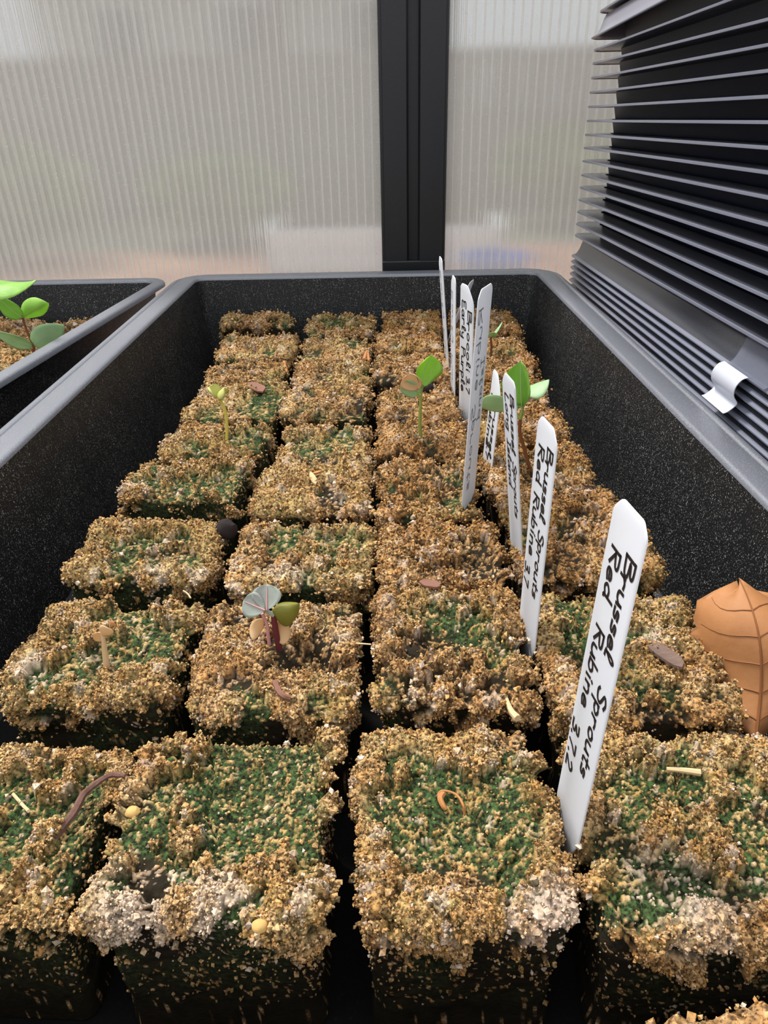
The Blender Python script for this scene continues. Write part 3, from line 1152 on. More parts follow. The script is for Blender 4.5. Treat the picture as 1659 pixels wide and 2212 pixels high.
LOOK = {(1, 'D'): 'soil block with moss on its right front corner', (1, 'F'): 'tan soil block with moss over its right half',
        (1, 'H'): 'mossy soil block with a withered sprout', (2, 'H'): 'soil block with the purple seedling',
        (1, 'G'): 'soil block with a pale front lip and a mossy top', (2, 'G'): 'crusted soil block with a pale front lip',
        (1, 'E'): 'low soil block with the yellow seedling', (3, 'E'): 'brown soil block with a leafy green seedling',
        (2, 'I'): 'large mossy soil block with whitish crust along its front edge', (3, 'I'): 'large soil block with a whitish right front corner',
        (4, 'I'): 'large tan soil block cut by the right frame edge', (1, 'I'): 'large mossy soil block cut by the left frame edge',
        (3, 'G'): 'cracked brown soil block', (4, 'H'): 'crusted soil block beside the dry brown leaf', (4, 'G'): 'brown soil block',
        (3, 'F'): 'brown soil block with moss on its left edge', (3, 'H'): 'lumpy crusted soil block'}
for c_, r__, xa, xb, ya, yb in BL:
    k = 'ABCDEFGHIJ'.index(r__)
    res = [.0105, .0105, .010, .0095, .0085, .0072, .0056, .0042, .0031, .008][k]
    cr = [950, 1000, 1150, 1400, 1900, 2600, 3700, 5400, 8500, 1000][k]
    gsz = [.0114, .0112, .0108, .0103, .0097, .0090, .0082, .0074, .0066, .008][k]
    key = (c_, r__)
    base = LOOK.get(key, ('moss-flecked' if c_ < 3 else 'brown') + ' soil block' if r__ != 'J' else 'cut-off soil block')
    lab = '%s, %s, %s' % (base, COLN[c_], ROWN[r__])
    lab = lab.replace('second column from the left', 'second column').replace('third column from the left', 'third column').replace(' with a pale front lip and a mossy top', ' with a pale front lip').replace('brown soil block with a leafy', 'block with a leafy').replace(' from the front', ' from front').replace(' along its front edge', '') if len(lab.split()) > 16 else lab
    soil_block(xa, xb, ya, yb, float(rng.normal() * .006) - .012, res, ROT.get(key, float(rng.normal() * 1.0)), c_ * 20 + k, lab,
               'soil blocks in the long tray', moss=MOSS.get(key, .52 if c_ < 3 else .33), crumbs=cr, ico=False, hole=HOLE.get(key),
               depth_res=.22 if r__ == 'I' else (.10 if r__ in 'GH' else None), pale=PALE.get(key, ()), grain=gsz, moss_at=MAT_.get(key),
               cover=.07 if c_ >= 3 else .0, warm=(.22 if r__ in 'ABCDEFG' else .08) if c_ >= 3 else 0)

# blocks in the skewed tray on the left
n_ = 0
for i in range(3):
    for j in range(3):
        yb = 3.97 - i * .375
        xr = -1.43 - (4.08 - yb) * .122 - j * .37
        n_ += 1
        soil_block(xr - .345, xr, yb - .35, yb, -.015, .0115, -6.5, 200 + n_,
                   'soil block in the left tray, %s from its far wall, %s from its right' % (['first', 'second', 'third'][i], ['first', 'second', 'third'][j]),
                   'soil blocks in the left tray', moss=.45, crumbs=600, grain=.0135)

# ================================================================ plant markers
GL = {
    'B': (.5, [[(0, 0), (.02, 1)], [(0, .98), (.4, .95), (.45, .7), (.08, .54), (.5, .42), (.48, .1), (0, .02)]]),
    'r': (.36, [[(0, 0), (.02, .5)], [(.02, .34), (.16, .5), (.32, .46)]]),
    'u': (.42, [[(0, .5), (.02, .1), (.2, .0), (.34, .2), (.36, .5)], [(.36, .5), (.40, .0)]]),
    's': (.34, [[(.3, .46), (.1, .5), (.06, .34), (.28, .22), (.24, .03), (0, .03)]]),
    'e': (.38, [[(.02, .24), (.32, .3), (.24, .5), (.05, .4), (.02, .12), (.16, 0), (.36, .1)]]),
    'l': (.24, [[(.0, .08), (.18, .7), (.12, 1.0), (.03, .7), (.05, .1), (.2, .02)]]),
    'S': (.46, [[(.44, .86), (.24, 1), (.04, .78), (.4, .42), (.38, .1), (.14, 0), (0, .14)]]),
    'p': (.4, [[(0, .5), (.02, -.42)], [(.0, .38), (.2, .52), (.36, .3), (.22, .02), (.02, .08)]]),
    'o': (.4, [[(.2, .5), (.03, .36), (.05, .06), (.24, 0), (.36, .22), (.3, .45), (.18, .5)]]),
    't': (.32, [[(.14, .86), (.12, .1), (.28, .02)], [(0, .56), (.3, .58)]]),
    'R': (.5, [[(0, 0), (.02, 1)], [(0, .98), (.4, .95), (.44, .68), (.05, .5)], [(.1, .5), (.46, .0)]]),
    'd': (.42, [[(.34, .45), (.15, .5), (.0, .25), (.12, 0), (.32, .12)], [(.36, 1), (.36, .06), (.42, 0)]]),
    'b': (.42, [[(.02, 1), (.0, .05)], [(0, .04), (.25, 0), (.36, .25), (.24, .5), (.03, .38)]]),
    'i': (.16, [[(.03, .5), (.06, .0)], [(.05, .74), (.07, .80)]]),
    'n': (.4, [[(0, .5), (.02, 0)], [(.02, .34), (.18, .52), (.32, .4), (.34, 0)]]),
    '3': (.42, [[(0, .95), (.3, 1), (.34, .74), (.1, .52), (.38, .4), (.34, .06), (0, .02)]]),
    '.': (.2, [[(.04, .02), (.08, .06)]]),
    '7': (.42, [[(0, .98), (.4, 1), (.22, .5), (.12, 0)]]),
    '2': (.44, [[(.02, .8), (.2, 1), (.38, .76), (.2, .36), (.02, .02), (.42, .04)]]),
    'L': (.42, [[(.02, 1), (0, .02), (.4, .02)]]),
    'g': (.4, [[(.32, .42), (.12, .5), (0, .25), (.15, .02), (.32, .15)], [(.34, .5), (.32, -.3), (.18, -.42), (.02, -.34)]]),
    'I': (.3, [[(.14, 0), (.14, 1)], [(0, 1), (.28, 1)], [(0, 0), (.28, 0)]]),
    'a': (.4, [[(.32, .42), (.14, .5), (0, .22), (.14, 0), (.3, .15)], [(.34, .5), (.33, .06), (.40, 0)]]),
    'c': (.36, [[(.32, .42), (.14, .5), (.0, .25), (.12, 0), (.34, .08)]]),
    'E': (.42, [[(.38, 1), (.02, .95), (.05, .55), (.3, .52)], [(.05, .52), (0, .03), (.4, .02)]]),
    'y': (.4, [[(0, .5), (.08, .12), (.26, .1), (.34, .5)], [(.34, .5), (.28, -.34), (.05, -.38)]]),
    'P': (.44, [[(0, 0), (.02, 1)], [(0, .98), (.38, .95), (.4, .62), (.03, .48)]]),
    ' ': (.34, [])}


def ribbon(g, pts, w_, frame, lift):
    """a flat pen stroke; pts in face coordinates (a along the marker, b across it)"""
    P = [np.array(p) for p in (spline(pts, 4) if len(pts) > 2 else pts)]
    V, F = [], []
    n = len(P)
    for i, p in enumerate(P):
        d = P[min(i + 1, n - 1)] - P[max(i - 1, 0)]
        d = d / (np.linalg.norm(d) + 1e-9)
        nn = np.array([-d[1], d[0]]) * w_ / 2
        e = d * w_ * .4 * (-1 if i == 0 else 1 if i == n - 1 else 0)
        for s_ in (1, -1):
            q = p + nn * s_ + e
            V.append(frame(q[0], q[1], lift))
    for i in range(n - 1):
        F.append((2 * i, 2 * i + 1, 2 * i + 3, 2 * i + 2))
    g.add(V, F)


def write_line(g, text, a0, b0, height, frame, lift, pen, stretch=1.0, seed=0, mirror=False):
    """text runs down the marker from a0 (distance below the top); letter tops point to +b"""
    r_ = np.random.default_rng(seed)
    a = a0
    for ch in text:
        w_, strokes = GL[ch]
        jy = r_.normal() * .03
        for st in strokes:
            ribbon(g, [(a + x * height * stretch, b0 + (y + jy) * height * (-1 if mirror else 1)) for x, y in st], pen, frame, lift)
        a += (w_ + .10) * height * stretch
    return a


MW = .105


def marker(name, BLp, th, A, label, lines=(), back=False, faint=(), chamfer=(.030, .030), sink=.14):
    """BLp: where the left edge meets the soil; th: direction of the width; A: from there to the top"""
    A = np.array(A, float)
    L = np.linalg.norm(A)
    ax = A / L
    wd = np.array([math.cos(math.radians(th)), math.sin(math.radians(th)), 0])
    wd = wd - ax * (wd @ ax)
    wd /= np.linalg.norm(wd)
    base = np.array([BLp[0], BLp[1], 0.0])
    nrm = np.cross(wd, ax)
    if nrm @ (np.array([0, 0, 1.0]) - (base + A * .5)) < 0:
        nrm = -nrm                      # the face towards the room
    top = base + A
    frame = lambda a, b, l_: top - ax * a + wd * b + nrm * l_
    c0, c1 = chamfer
    T_ = .0042
    bow = lambda a: 0.0
    tot = L + sink
    tip = .10
    out = [(0, c0 * .8), (0, MW - c1 * .8)]

    def fillet(p0, p1, p2, n=4):
        return [tuple((1 - t_) ** 2 * np.array(p0) + 2 * t_ * (1 - t_) * np.array(p1) + t_ * t_ * np.array(p2)) for t_ in np.linspace(0, 1, n)]
    q = .35
    ol = fillet((c0 * 1.35, 0), (c0, 0), (c0 * (1 - q), c0 * q)) + fillet((c0 * q * .6, c0 * (1 - q * .6)), (0, c0), (0, c0 * 1.3)) \
        + fillet((0, MW - c1 * 1.3), (0, MW - c1), (c1 * q * .6, MW - c1 * (1 - q * .6))) + fillet((c1 * (1 - q), MW - c1 * q), (c1, MW), (c1 * 1.35, MW)) \
        + [(tot - tip, MW), (tot, MW * .62), (tot, MW * .38), (tot - tip, 0)]
    g = MB()
    rings = []
    for s_, l_ in ((.0022, 0.0), (.0, -.001), (.0, -T_ + .001), (.0022, -T_)):
        cen = (L * .5, MW / 2)
        rings.append([frame(a + (s_ if a < cen[0] else -s_), b + (s_ if b < cen[1] else -s_), l_) for a, b in ol])
    g.loft(rings, True, True)
    root = empty(name, base)
    tag(root, label, 'plant marker', 'plant markers between the right two columns')
    g.build('blade', M['marker'], root, base, sharp=30)
    if lines:
        g = MB()
        for i, (tx, a0, b0, hgt, stretch, pen) in enumerate(lines):
            write_line(g, tx, a0, b0, hgt, frame, .0006, pen, stretch, i + 3)
        g.build('handwriting', M['ink'], root, base, smooth=False)
    if faint:
        g = MB()
        for i, (tx, a0, b0, hgt, stretch, pen) in enumerate(faint):
            write_line(g, tx, a0, b0, hgt, frame, .0006, pen, stretch, i + 3, True)
        o = g.build('show_through_writing', M['faint_ink'], root, base, smooth=False)
        o['label'] = 'faint grey writing showing through'
    return root


def two(lead, l1, l2, l3, st, st2):
    h_ = .030
    r = [(l1, lead, .064, h_, st, .0056), (l2, lead + .012, .022, h_, st2, .0056)]
    if l3:
        r.append((l3[0], l3[1], .010, .026, st, .0055))
    return r


marker('plant_marker', (.280, .846), -84.4, (.028, .023, .53), 'largest front white plant marker reading Brussel Sprouts Red Rubine, beside the front soil blocks',
       two(.060, 'Brussel  Sprouts', 'Red  Rubine', ('3.7.2', .392), 1.75, 1.76), chamfer=(.022, .018))
marker('plant_marker', (.291, 1.314), -81.5, (.002, .002, .463), 'second white plant marker from the front, reading Brussel Sprouts Red Rubine upright',
       two(.045, 'Brussel Sprouts', 'Red Rubine', ('3.7', .335), 1.62, 1.72), chamfer=(.018, .026))
marker('plant_marker', (.320, 1.654), -82.7, (-.048, -.004, .438), 'white plant marker reading Brussel Sprouts Long Island, in front of a green seedling',
       two(.040, 'Brussel Sprouts', 'Long Island', None, 1.55, 1.6), chamfer=(.026, .012))
marker('plant_marker', (.213, 1.813), 64.0, (.020, -.009, .582), 'tall plant marker seen from behind with faint grey writing, leaning right',
       (), True, [('Rubine Sprouts', .05, .040, .030, 2.6, .005), ('Island', .19, .085, .028, 2.4, .005)], chamfer=(.020, .012))
marker('plant_marker', (.313, 2.151), -82.8, (.016, .002, .269), 'short white plant marker with smudged writing, partly behind a round seed leaf',
       [('Brussel', .075, .062, .030, 2.0, .007), ('Rubine', .075, .018, .030, 2.0, .007), ('3.7', .222, .03, .026, 1.8, .007)], chamfer=(.010, .055))
marker('plant_marker', (.277, 2.620), -70.1, (-.008, -.003, .425), 'white plant marker reading Brocoli Early Purple, overlapped by the tall one',
       [('Brocoli', .085, .062, .031, 2.35, .006), ('Early Purple', .058, .018, .031, 1.95, .006), ('3.7', .325, .062, .026, 1.8, .006)], chamfer=(.012, .050))
marker('plant_marker', (.349, 3.639), 68.6, (.067, -.026, .202), 'short blank marker tilted to the right behind the Brocoli marker', (), False, (), chamfer=(.02, .02))
marker('plant_marker', (.263, 2.823), -86.5, (-.009, -.001, .415), 'narrow edge-on plant marker standing left of the Brocoli marker',
       (), False, [('Early Purple', .06, .05, .04, 2.2, .006)], chamfer=(.03, .015))
marker('plant_marker', (.264, 3.145), -86.5, (-.036, -.003, .424), 'leftmost edge-on plant marker, its tip above the far tray rim',
       (), False, [('Early Purple', .06, .05, .04, 2.2, .006)], chamfer=(.03, .015))


# ================================================================ seedlings
def leaf_mb(base, tip, side, width, cup=.3, bend=0.0, fold=0.0, n=12, m_=8, shape='ovate', t_=.0016, normal=None, wavy=0.0, notch=0.0):
    """a thin closed leaf from base to tip; side: across; cup/fold lift the margins, bend curls the length"""
    base, tip, side = (np.asarray(v, float) for v in (base, tip, side))
    d = tip - base
    L = np.linalg.norm(d)
    d /= L
    s_ = side - d * (side @ d)
    s_ /= np.linalg.norm(s_)
    nn = np.cross(s_, d)
    V = []
    for k in (0, 1):
        for i in range(n + 1):
            u = i / n
            if shape == 'ovate':
                w_ = math.sin(math.pi * u ** .72) ** .75
            elif shape == 'round':
                w_ = math.sqrt(max(0, 1 - (2 * u - 1) ** 2)) ** .8
            elif shape == 'heart':
                w_ = (max(0, math.sin(math.pi * u ** 1.25))) ** .55
            else:
                w_ = math.sin(math.pi * u) ** .9
            w_ = max(w_, .03) * width / 2
            for j in range(m_ + 1):
                v = 2 * j / m_ - 1
                dent = notch * math.exp(-(v / .35) ** 2) * u ** 3
                p = base + d * (L * (u - dent)) + s_ * (v * w_ * math.cos(fold * abs(v)))
                h = cup * w_ * v * v + math.sin(fold * abs(v)) * w_ * abs(v) + bend * L * 4 * u * (1 - u) * .5 + bend * L * (-u * u) * .3
                h += wavy * width * math.sin(u * 9 + (2 if v > 0 else 0)) * v * v
                V.append(p + nn * (h - k * t_))
    N = (n + 1) * (m_ + 1)
    F = []
    for i in range(n):
        for j in range(m_):
            a = i * (m_ + 1) + j
            q = (a, a + 1, a + m_ + 2, a + m_ + 1)
            F.append(q)
            F.append(tuple(N + x for x in reversed(q)))
    bd = [j for j in range(m_ + 1)] + [i * (m_ + 1) + m_ for i in range(1, n + 1)] + [n * (m_ + 1) + j for j in range(m_ - 1, -1, -1)] \
        + [i * (m_ + 1) for i in range(n - 1, 0, -1)]
    for i in range(len(bd)):
        a, b_ = bd[i], bd[(i + 1) % len(bd)]
        F.append((b_, a, a + N, b_ + N))
    g = MB()
    g.add(V, F)
    # midrib
    mid = [np.array(V[i * (m_ + 1) + m_ // 2]) + nn * .0006 for i in range(n + 1)]
    return g, mid, nn


def stem_mb(pts, r0, r1):
    P = spline(pts, 5)
    g = MB()
    g.tube(P, list(np.linspace(r0, r1, len(P))), 8)
    return g


def seedling(base, label, group=None, cat='seedling'):
    root = empty('seedling', base)
    tag(root, label, cat, group)
    return root


def add_leaf(root, base, mat, b0, t0, side, width, name='leaf', vein=True, label=None, vm='vein', **kw):
    g, mid, nn = leaf_mb(b0, t0, side, width, **kw)
    o = g.build(name, mat, root, base, sharp=0)
    if label:
        o['label'] = label
    if vein:
        v = MB()
        v.tube(mid[:-1], list(np.linspace(.0022, .0008, len(mid) - 1)), 5)
        v.build('midrib', M[vm], o, base)
    return o


X_, Y_, Z_ = np.array([1., 0, 0]), np.array([0, 1., 0]), np.array([0, 0, 1.])

# yellow sprout in the low block of the left column
y = 2.26
b0 = on_z(487, 946, .0); b0[2] = top_z(b0[0], b0[1]) - .012; y = b0[1]
sd = seedling(b0, 'tiny pale yellow seedling with a hooked stem on the left column')
tp_ = on_y(470, 856, y)
stem_mb([b0, on_y(490, 915, y), on_y(484, 880, y), tp_], .0058, .0042).build('stem', M['stem_yellow'], sd, b0)
add_leaf(sd, b0, M['leaf_yellow'], tp_, on_y(452, 836, y - .01), Y_ + .4 * X_, .046, 'cotyledon', False, shape='round', cup=.7, t_=.008)
add_leaf(sd, b0, M['leaf_yellow'], tp_, on_y(487, 840, y - .012), Y_ + .3 * Z_ + .4 * X_, .046, 'cotyledon', False, shape='round', cup=.7, t_=.008)
add_leaf(sd, b0, M['leaf_yellow'], tp_, on_y(460, 846, y + .012), X_, .022, 'leaf', False, shape='round', cup=.5, t_=.006)

# green seedling of the third column
b0 = on_z(909, 936, .0); b0[2] = top_z(b0[0], b0[1]) - .012; y = b0[1]
sd = seedling(b0, 'green seedling with a glossy leaf and a folded dry one, third column')
j0 = on_y(909, 862, y)
stem_mb([b0, on_y(907, 915, y), on_y(908, 885, y), j0], .0062, .0052).build('stem', M['stem_green'], sd, b0)
stem_mb([j0, on_y(911, 845, y), on_y(914, 832, y)], .004, .003).build('leaf_stalk', M['stem_green'], sd, b0)
stem_mb([j0, on_y(901, 848, y), on_y(893, 838, y)], .004, .003).build('leaf_stalk', M['stem_green'], sd, b0)
add_leaf(sd, b0, M['leaf_bright'], on_y(908, 836, y), on_y(930, 766, y + .012), X_ + .55 * Y_, .100, shape='heart', cup=.3, fold=.3, bend=-.15, wavy=.05, notch=.06, label='bright green glossy leaf')
add_leaf(sd, b0, M['leaf_blue'], on_y(906, 852, y), on_y(868, 826, y - .01), Z_ - .3 * Y_, .062, 'cotyledon', shape='round', cup=.2, label='blue green seed leaf')
add_leaf(sd, b0, M['leaf_tan'], on_y(902, 842, y - .012), on_y(884, 806, y - .016), X_ - .3 * Y_, .088, 'dried_leaf', False, shape='heart', cup=.1, fold=.5, label='folded tan dried leaf')

# big seedling of the right column, behind the Long Island marker
b0 = on_z(1147, 1004, .0); b0[2] = top_z(b0[0], b0[1]) - .012; y = b0[1]
sd = seedling(b0, 'leafy green seedling with a curving brown stem, right column')
j0 = on_y(1124, 905, y)
stem_mb([b0, on_y(1133, 970, y), on_y(1123, 935, y), j0], .006, .0052).build('stem', M['stem_brown'], sd, b0)
stem_mb([j0, on_y(1128, 888, y), on_y(1130, 872, y)], .0055, .004).build('leaf_stalk', M['stem_green'], sd, b0)
stem_mb([j0, on_y(1114, 892, y + .01), on_y(1100, 882, y + .012)], .004, .003).build('leaf_stalk', M['stem_green'], sd, b0)
add_leaf(sd, b0, M['leaf'], on_y(1127, 876, y), on_y(1124, 782, y), X_ - .45 * Y_, .105, shape='heart', cup=.45, fold=.6, bend=.10, wavy=.05, label='large folded green leaf')
add_leaf(sd, b0, M['leaf_blue'], on_y(1118, 884, y + .02), on_y(1112, 814, y + .03), X_, .060, shape='ovate', cup=.2, label='small blue green leaf')
add_leaf(sd, b0, M['leaf_blue'], on_y(1135, 850, y), on_y(1187, 822, y + .01), Y_ + .25 * Z_, .075, 'cotyledon', shape='ovate', cup=.25, bend=.1, label='seed leaf pointing right')
add_leaf(sd, b0, M['leaf_blue'], on_y(1100, 882, y - .05), on_y(1037, 868, y - .05), Z_ - .6 * Y_, .075, 'cotyledon', False, shape='round', cup=-.15, label='round seed leaf on the left')

# purple seedling of the second column, standing in a hole
b0 = on_z(603, 1393, -.03); b0[2] = top_z(b0[0], b0[1], .004) - .015; y = b0[1]
sd = seedling(b0, 'purple stemmed seedling with lobed grey-green leaves, in a hole of the second column')
j0 = on_y(591, 1330, y)
stem_mb([b0, on_y(597, 1370, y), on_y(593, 1345, y), j0], .0072, .006).build('stem', M['stem_purple'], sd, b0)
stem_mb([j0, on_y(580, 1322, y), on_y(566, 1312, y)], .0048, .004).build('leaf_stalk', M['leaf_purple'], sd, b0)
stem_mb([on_z(582, 1392, -.03), on_y(579, 1370, y), on_y(577, 1350, y), on_y(566, 1325, y)], .0042, .0035).build('stem', M['stem_pink'], sd, b0)
add_leaf(sd, b0, M['leaf_purple'], on_y(576, 1318, y - .01), on_y(577, 1262, y + .02), X_, .062, shape='heart', cup=.2, label='upright purple grey leaf', vm='stem_pink')
add_leaf(sd, b0, M['leaf_purple'], on_y(572, 1318, y - .012), on_y(525, 1298, y + .0), Z_ + .6 * Y_, .056, shape='heart', cup=.15, label='left purple grey leaf', vm='stem_pink')
add_leaf(sd, b0, M['leaf_olive'], on_y(588, 1320, y), on_y(646, 1303, y + .01), Y_ + .5 * Z_, .060, shape='ovate', cup=.9, bend=-.25, fold=.5, wavy=.06, label='curled olive leaf on the right', vm='leaf_olive')
add_leaf(sd, b0, M['leaf_tan'], on_y(566, 1336, y - .01), on_y(546, 1380, y - .02), X_ + .2 * Y_, .028, 'dried_cotyledon', False, shape='heart', cup=.4, bend=.35, label='dried tan seed leaf hanging left')
add_leaf(sd, b0, M['leaf_tan'], on_y(606, 1336, y + .012), on_y(612, 1392, y - .005), X_, .036, 'dried_cotyledon', False, shape='heart', cup=.2, bend=.1, label='dried tan seed leaf hanging right')

# withered sprout of the left column
b0 = on_z(224, 1420, .0); b0[2] = top_z(b0[0], b0[1]) - .012; y = b0[1]
sd = seedling(b0, 'withered straw-coloured sprout on the mossy block of the left column')
stem_mb([b0, on_y(226, 1405, y), on_y(223, 1380, y), on_y(219, 1352, y)], .007, .0025).build('stem', M['straw'], sd, b0)
add_leaf(sd, b0, M['leaf_tan'], on_y(222, 1372, y - .006), on_y(234, 1356, y - .006), Z_ + X_ * .2, .030, 'dried_leaf', False, shape='heart', cup=.3)
add_leaf(sd, b0, M['leaf_tan'], on_y(220, 1368, y + .006), on_y(205, 1384, y + .004), Z_, .026, 'dried_leaf', False, shape='ovate', cup=.3)

# small seedling behind the tall marker
b0 = on_z(1062, 758, .0); b0[2] = top_z(b0[0], b0[1]) - .01; y = b0[1]
sd = seedling(b0, 'small seedling with two slim blue-green leaves, behind the tall marker')
j0 = on_y(1060, 728, y)
stem_mb([b0, on_y(1061, 742, y), j0], .005, .004).build('stem', M['stem_brown'], sd, b0)
add_leaf(sd, b0, M['leaf_blue'], j0, on_y(1086, 695, y), Y_ + .2 * X_, .05, 'cotyledon', shape='ovate', cup=.3)
add_leaf(sd, b0, M['leaf_blue'], j0, on_y(1068, 718, y - .05), X_ - .3 * Z_, .04, 'cotyledon', shape='round', cup=.2)

# seedlings of the left tray
b0 = on_z(72, 772, .0); b0[2] = top_z(b0[0], b0[1]) - .012; y = b0[1]
sd = seedling(b0, 'seedling with four broad leaves, near the rim of the left tray')
j0 = on_y(72, 748, y)
j1 = on_y(48, 686, y)
stem_mb([b0, on_y(72, 760, y), j0, on_y(58, 715, y), j1], .007, .0045).build('stem', M['stem_brown'], sd, b0)
add_leaf(sd, b0, M['leaf_blue'], j0, on_y(139, 702, y - .02), Z_ - .5 * X_ - .3 * Y_, .115, 'cotyledon', shape='ovate', cup=.15, bend=.06, label='right seed leaf')
add_leaf(sd, b0, M['leaf_blue'], j0, on_y(-14, 716, y - .04), Z_ - .5 * Y_, .085, 'cotyledon', shape='ovate', cup=.2, bend=.06, label='left seed leaf')
add_leaf(sd, b0, M['leaf'], j1, on_y(-8, 640, y - .02), Z_ + .3 * X_ - .4 * Y_, .105, shape='ovate', cup=.15, bend=.05)
add_leaf(sd, b0, M['leaf_bright'], j1, on_y(104, 654, y - .01), Z_ - .3 * Y_, .095, shape='ovate', cup=.5, fold=.3, wavy=.05, label='young bright green leaf')
b0 = on_z(-70, 800, .0); b0[2] = -.02; y = b0[1]
sd = seedling(b0, 'leaf of a seedling reaching in at the left frame edge')
j0 = on_y(-60, 604, y)
stem_mb([b0, on_y(-66, 720, y), on_y(-62, 650, y), j0], .007, .005).build('stem', M['stem_green'], sd, b0)
add_leaf(sd, b0, M['leaf'], j0, on_y(83, 613, y - .02), Y_ + .35 * Z_, .14, shape='ovate', cup=.25, bend=.22)


# ================================================================ litter
def litter(name, base, label, cat, group=None):
    r = empty(name, base)
    tag(r, label, cat, group)
    return r


# dry brown leaf wedged upright between the right column and the tray wall


def dry_leaf():
    n, m_ = 18, 14
    o_ = on_y(1632, 1600, 1.02)
    tp = on_y(1578, 1258, 1.24)
    e1 = tp - o_; L = np.linalg.norm(e1); e1 /= L
    e2 = np.array([.84, -.22, .30]); e2 -= e1 * (e2 @ e1); e2 /= np.linalg.norm(e2)
    nn = np.cross(e1, e2)
    V = []
    T_ = .0018
    for k in (0, 1):
        for i in range(n + 1):
            u = i / n
            w_ = max(.004, 1 - abs(2 * u ** 1.25 - 1) ** 2.6) ** .62 * .125
            jag = 1 + .06 * math.sin(u * 31) + .05 * math.sin(u * 57 + 1)
            for j in range(m_ + 1):
                v = 2 * j / m_ - 1
                ww = w_ * (jag if abs(v) > .9 else 1)
                h = .055 * v * v + .018 * math.sin(u * 7 + v * 2) + .05 * (u - .5) ** 2
                V.append(o_ + e1 * (L * u + .012 * math.sin(v * 5 + 1) * u) + e2 * (v * ww + .035 * math.sin(u * 2.6)) + nn * (h - k * T_))
    N = (n + 1) * (m_ + 1)
    F = []
    for i in range(n):
        for j in range(m_):
            a = i * (m_ + 1) + j
            q = (a, a + 1, a + m_ + 2, a + m_ + 1)
            F += [q, tuple(N + x for x in reversed(q))]
    bd = [j for j in range(m_ + 1)] + [i * (m_ + 1) + m_ for i in range(1, n + 1)] + [n * (m_ + 1) + j for j in range(m_ - 1, -1, -1)] + [i * (m_ + 1) for i in range(n - 1, 0, -1)]
    for i in range(len(bd)):
        a, b_ = bd[i], bd[(i + 1) % len(bd)]
        F.append((b_, a, a + N, b_ + N))
    root = litter('dry_leaf', o_, 'dry brown leaf standing between the right soil blocks and the tray wall', 'leaf')
    g = MB(); g.add(V, F)
    bl = g.build('blade', M['dry_leaf'], root, o_, sharp=0)
    top_ = lambda i, j: np.array(V[i * (m_ + 1) + j])
    sgn = 1 if nn @ (np.array([0, 0, 1.0]) - o_) > 0 else -1
    off = nn * (.0008 if sgn > 0 else -.0026)
    g = MB(); g.tube([top_(i, m_ // 2) + off for i in range(n + 1)], list(np.linspace(.0034, .0012, n + 1)), 6)
    g.build('midrib', M['dry_vein'], root, o_)
    for i in range(2, n - 3, 3):
        for s_ in (1, -1):
            pts = []
            for k in range(0, m_ // 2):
                q_ = i + k * .42
                i0 = min(n - 1, int(q_))
                fr_ = min(1.0, q_ - i0)
                pts.append(top_(i0, m_ // 2 + s_ * k) * (1 - fr_) + top_(i0 + 1, m_ // 2 + s_ * k) * fr_ + off)
            g = MB(); g.tube(pts, list(np.linspace(.0015, .0006, len(pts))), 5)
            g.build('side_vein', M['dry_vein'], root, o_)
    return root


dry_leaf()


def twig(pts, r0, r1, mat, label, cat='twig', lumps=0.0, seed=1, group=None, name='twig', lift=.0):
    """pts: (u, v, height above the soil there)"""
    r_ = np.random.default_rng(seed)
    P = []
    for u, v, h in pts:
        p = on_z(u, v, 0.0)
        z = top_z(p[0], p[1], .005)
        p = on_z(u, v, z + h)
        p[2] = z + h
        P.append(p)
    Q = spline(P, 5)
    rad = np.linspace(r0, r1, len(Q)) * (1 + lumps * r_.normal(size=len(Q)))
    g = MB()
    g.tube(Q, list(np.maximum(rad, .0008)), 7)
    o = g.build(name, mat, None, P[0])
    tag(o, label, cat, group)
    return o


twig([(118, 1808, .006), (160, 1755, .012), (180, 1718, .018), (205, 1695, .022), (240, 1674, .024), (272, 1676, .014)], .0075, .0045, M['twig'],
     'dark twig lying bent across the gap on the left front soil block', lumps=.12)
twig([(942, 1722, .004), (955, 1708, .014), (985, 1716, .020), (1000, 1738, .016), (1003, 1757, .004)], .0016, .0024, M['orange_straw'],
     'curled tan sprout looped over the moss of the third column front block', 'dead sprout', name='dead_sprout')
twig([(958, 1712, .010), (951, 1724, .010), (957, 1740, .006), (963, 1748, .003)], .006, .004, M['orange_straw'], 'small brown seed coat under the curled tan sprout', 'seed coat', name='seed_coat')
twig([(1440, 1661, .006), (1475, 1664, .010), (1513, 1669, .008)], .0035, .006, M['straw'], 'short straw on the front block of the right column', 'straw', name='straw')
twig([(906, 925, .010), (930, 913, .014), (955, 905, .014), (976, 896, .008)], .0038, .0025, M['stem_brown'], 'thin dark twig crossing the base of the third column seedling')
twig([(594, 1472, .012), (602, 1492, .012), (612, 1503, .012), (626, 1508, .014)], .0062, .0055, M['pink_twig'], 'pinkish bent rootlet below the purple seedling', 'rootlet', lumps=.1, name='rootlet')
twig([(738, 1378, .008), (760, 1388, .012), (802, 1392, .004)], .0022, .0016, M['straw'], 'pale straw bridging the gap between the second and third columns', 'straw', name='straw')
twig([(1092, 1505, .004), (1104, 1535, .010), (1118, 1552, .012)], .0038, .0075, M['straw'], 'pale root stub at the back edge of the third column front block', 'root stub', name='root_stub')
twig([(614, 782, .004), (618, 800, .010), (621, 808, .0)], .008, .005, M['orange_straw'], 'orange splinter in the gap right of the left column', 'splinter', name='splinter')
twig([(786, 778, .004), (793, 760, .014), (797, 780, .002)], .009, .006, M['orange_straw'], 'folded orange husk at the right edge of the second column', 'husk', name='husk')
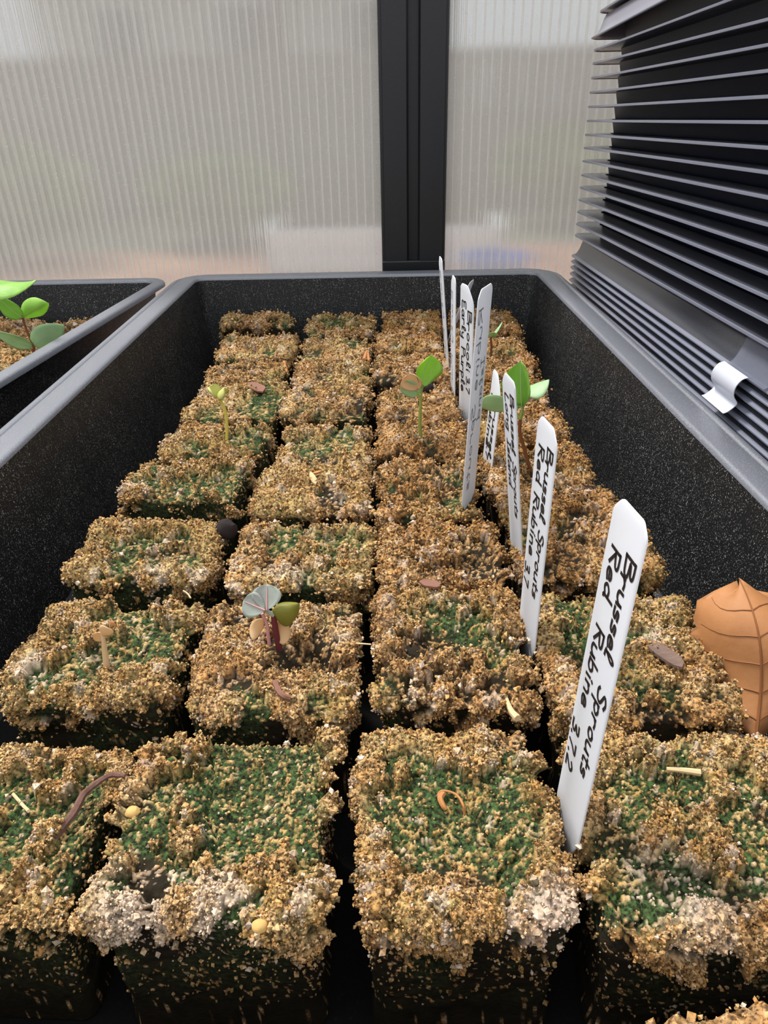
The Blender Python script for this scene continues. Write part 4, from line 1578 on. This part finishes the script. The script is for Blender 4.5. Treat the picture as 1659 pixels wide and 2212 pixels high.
twig([(548, 742, .004), (551, 760, .014)], .009, .004, M['twig'], 'brown husk standing on the second row of the left column', 'husk', name='husk')
twig([(396, 1276, .004), (405, 1282, .012), (412, 1292, .004)], .0016, .002, M['straw'], 'fine hair root at the back corner of the purple seedling block', 'rootlet', name='rootlet')
twig([(28, 1715, .004), (50, 1740, .008), (62, 1752, .004)], .003, .003, M['straw'], 'short straw splinter on the left frame edge block', 'straw', name='straw')


def pebble(u, v, r, mat, label, cat, name, flat=.6, seed=3, lift=.3, z=None, lump=.25):
    r_ = np.random.default_rng(seed)
    p = on_z(u, v, 0.0)
    zz = top_z(p[0], p[1], .004) if z is None else z
    p = on_z(u, v, zz)
    nu, nv = 14, 10
    V, F = [], []
    for i in range(nv + 1):
        for j in range(nu):
            a, b_ = math.pi * i / nv, 2 * math.pi * j / nu
            V.append((math.sin(a) * math.cos(b_), math.sin(a) * math.sin(b_), math.cos(a)))
    V = np.array(V)
    k = 1 + lump * fbm(V * 1.7 + seed * 9.1, seed, 3)
    V = V * k[:, None] * np.array([r, r * .8, r * flat]) + p + np.array([0, 0, r * lift])
    for i in range(nv):
        for j in range(nu):
            F.append((i * nu + j, (i + 1) * nu + j, (i + 1) * nu + (j + 1) % nu, i * nu + (j + 1) % nu))
    g = MB(); g.add(V, F)
    o = g.build(name, mat, None, p)
    tag(o, label, cat)
    return o


pebble(287, 1757, .013, M['hull'], 'yellow hull on the mossy front block of the second column', 'hull', 'hull')
pebble(66, 1660, .012, M['hull'], 'pale yellow hull on the left frame edge block', 'hull', 'hull', seed=5)
pebble(922, 842, .034, M['clod'], 'dark clod of soil behind the third column seedling', 'soil clod', 'soil_clod', .7, 6, .2)
pebble(562, 1362 + 640, .012, M['hull'], 'tan hull low on the front edge of the second column block', 'hull', 'hull', .8, 8, .1)
pebble(932, 868, .020, M['leaf_tan'], 'tan husk right of the third column seedling stem', 'husk', 'husk', .8, 9, .4)
pebble(490, 1148, .030, M['clod'], 'dark lump of soil in the gap between the two left columns', 'soil clod', 'soil_clod', 1.0, 10, .2, -.03)


def chip(u0, v0, u1, v1, w_, mat, label, name='bark_chip', cat='bark chip', seed=2, lift=.012):
    r_ = np.random.default_rng(seed)
    a, b_ = on_z(u0, v0, 0), on_z(u1, v1, 0)
    a[2] = top_z(a[0], a[1], .006) + lift
    b_[2] = top_z(b_[0], b_[1], .006) + lift
    g, mid, nn = leaf_mb(a, b_, np.cross(b_ - a, Z_), w_, cup=.15, n=10, m_=6, shape='heart', t_=.006, wavy=.04)
    o = g.build(name, mat, None, a)
    tag(o, label, cat)
    return o


chip(1398, 1366, 1474, 1440, .040, M['chip'], 'grey bark chip on the second row block of the right column')
chip(905, 1258, 950, 1268, .030, M['pink_twig'], 'pinkish bark flake on the cracked third column block', seed=4)
chip(536, 826, 568, 842, .06, M['pink_twig'], 'pinkish flake on the fourth row block of the left column', seed=5)
chip(670, 1022, 682, 1046, .018, M['leaf_tan'], 'small pointed tan flake, middle of the second column', 'husk', 'husk', seed=6)
chip(674, 1024, 694, 1018, .012, M['orange_straw'], 'tiny orange flake beside the pointed tan one', 'husk', 'husk', seed=7)
chip(240, 1352, 262, 1334, .030, M['orange_straw'], 'folded orange husk right of the withered sprout', 'husk', 'husk', seed=8)
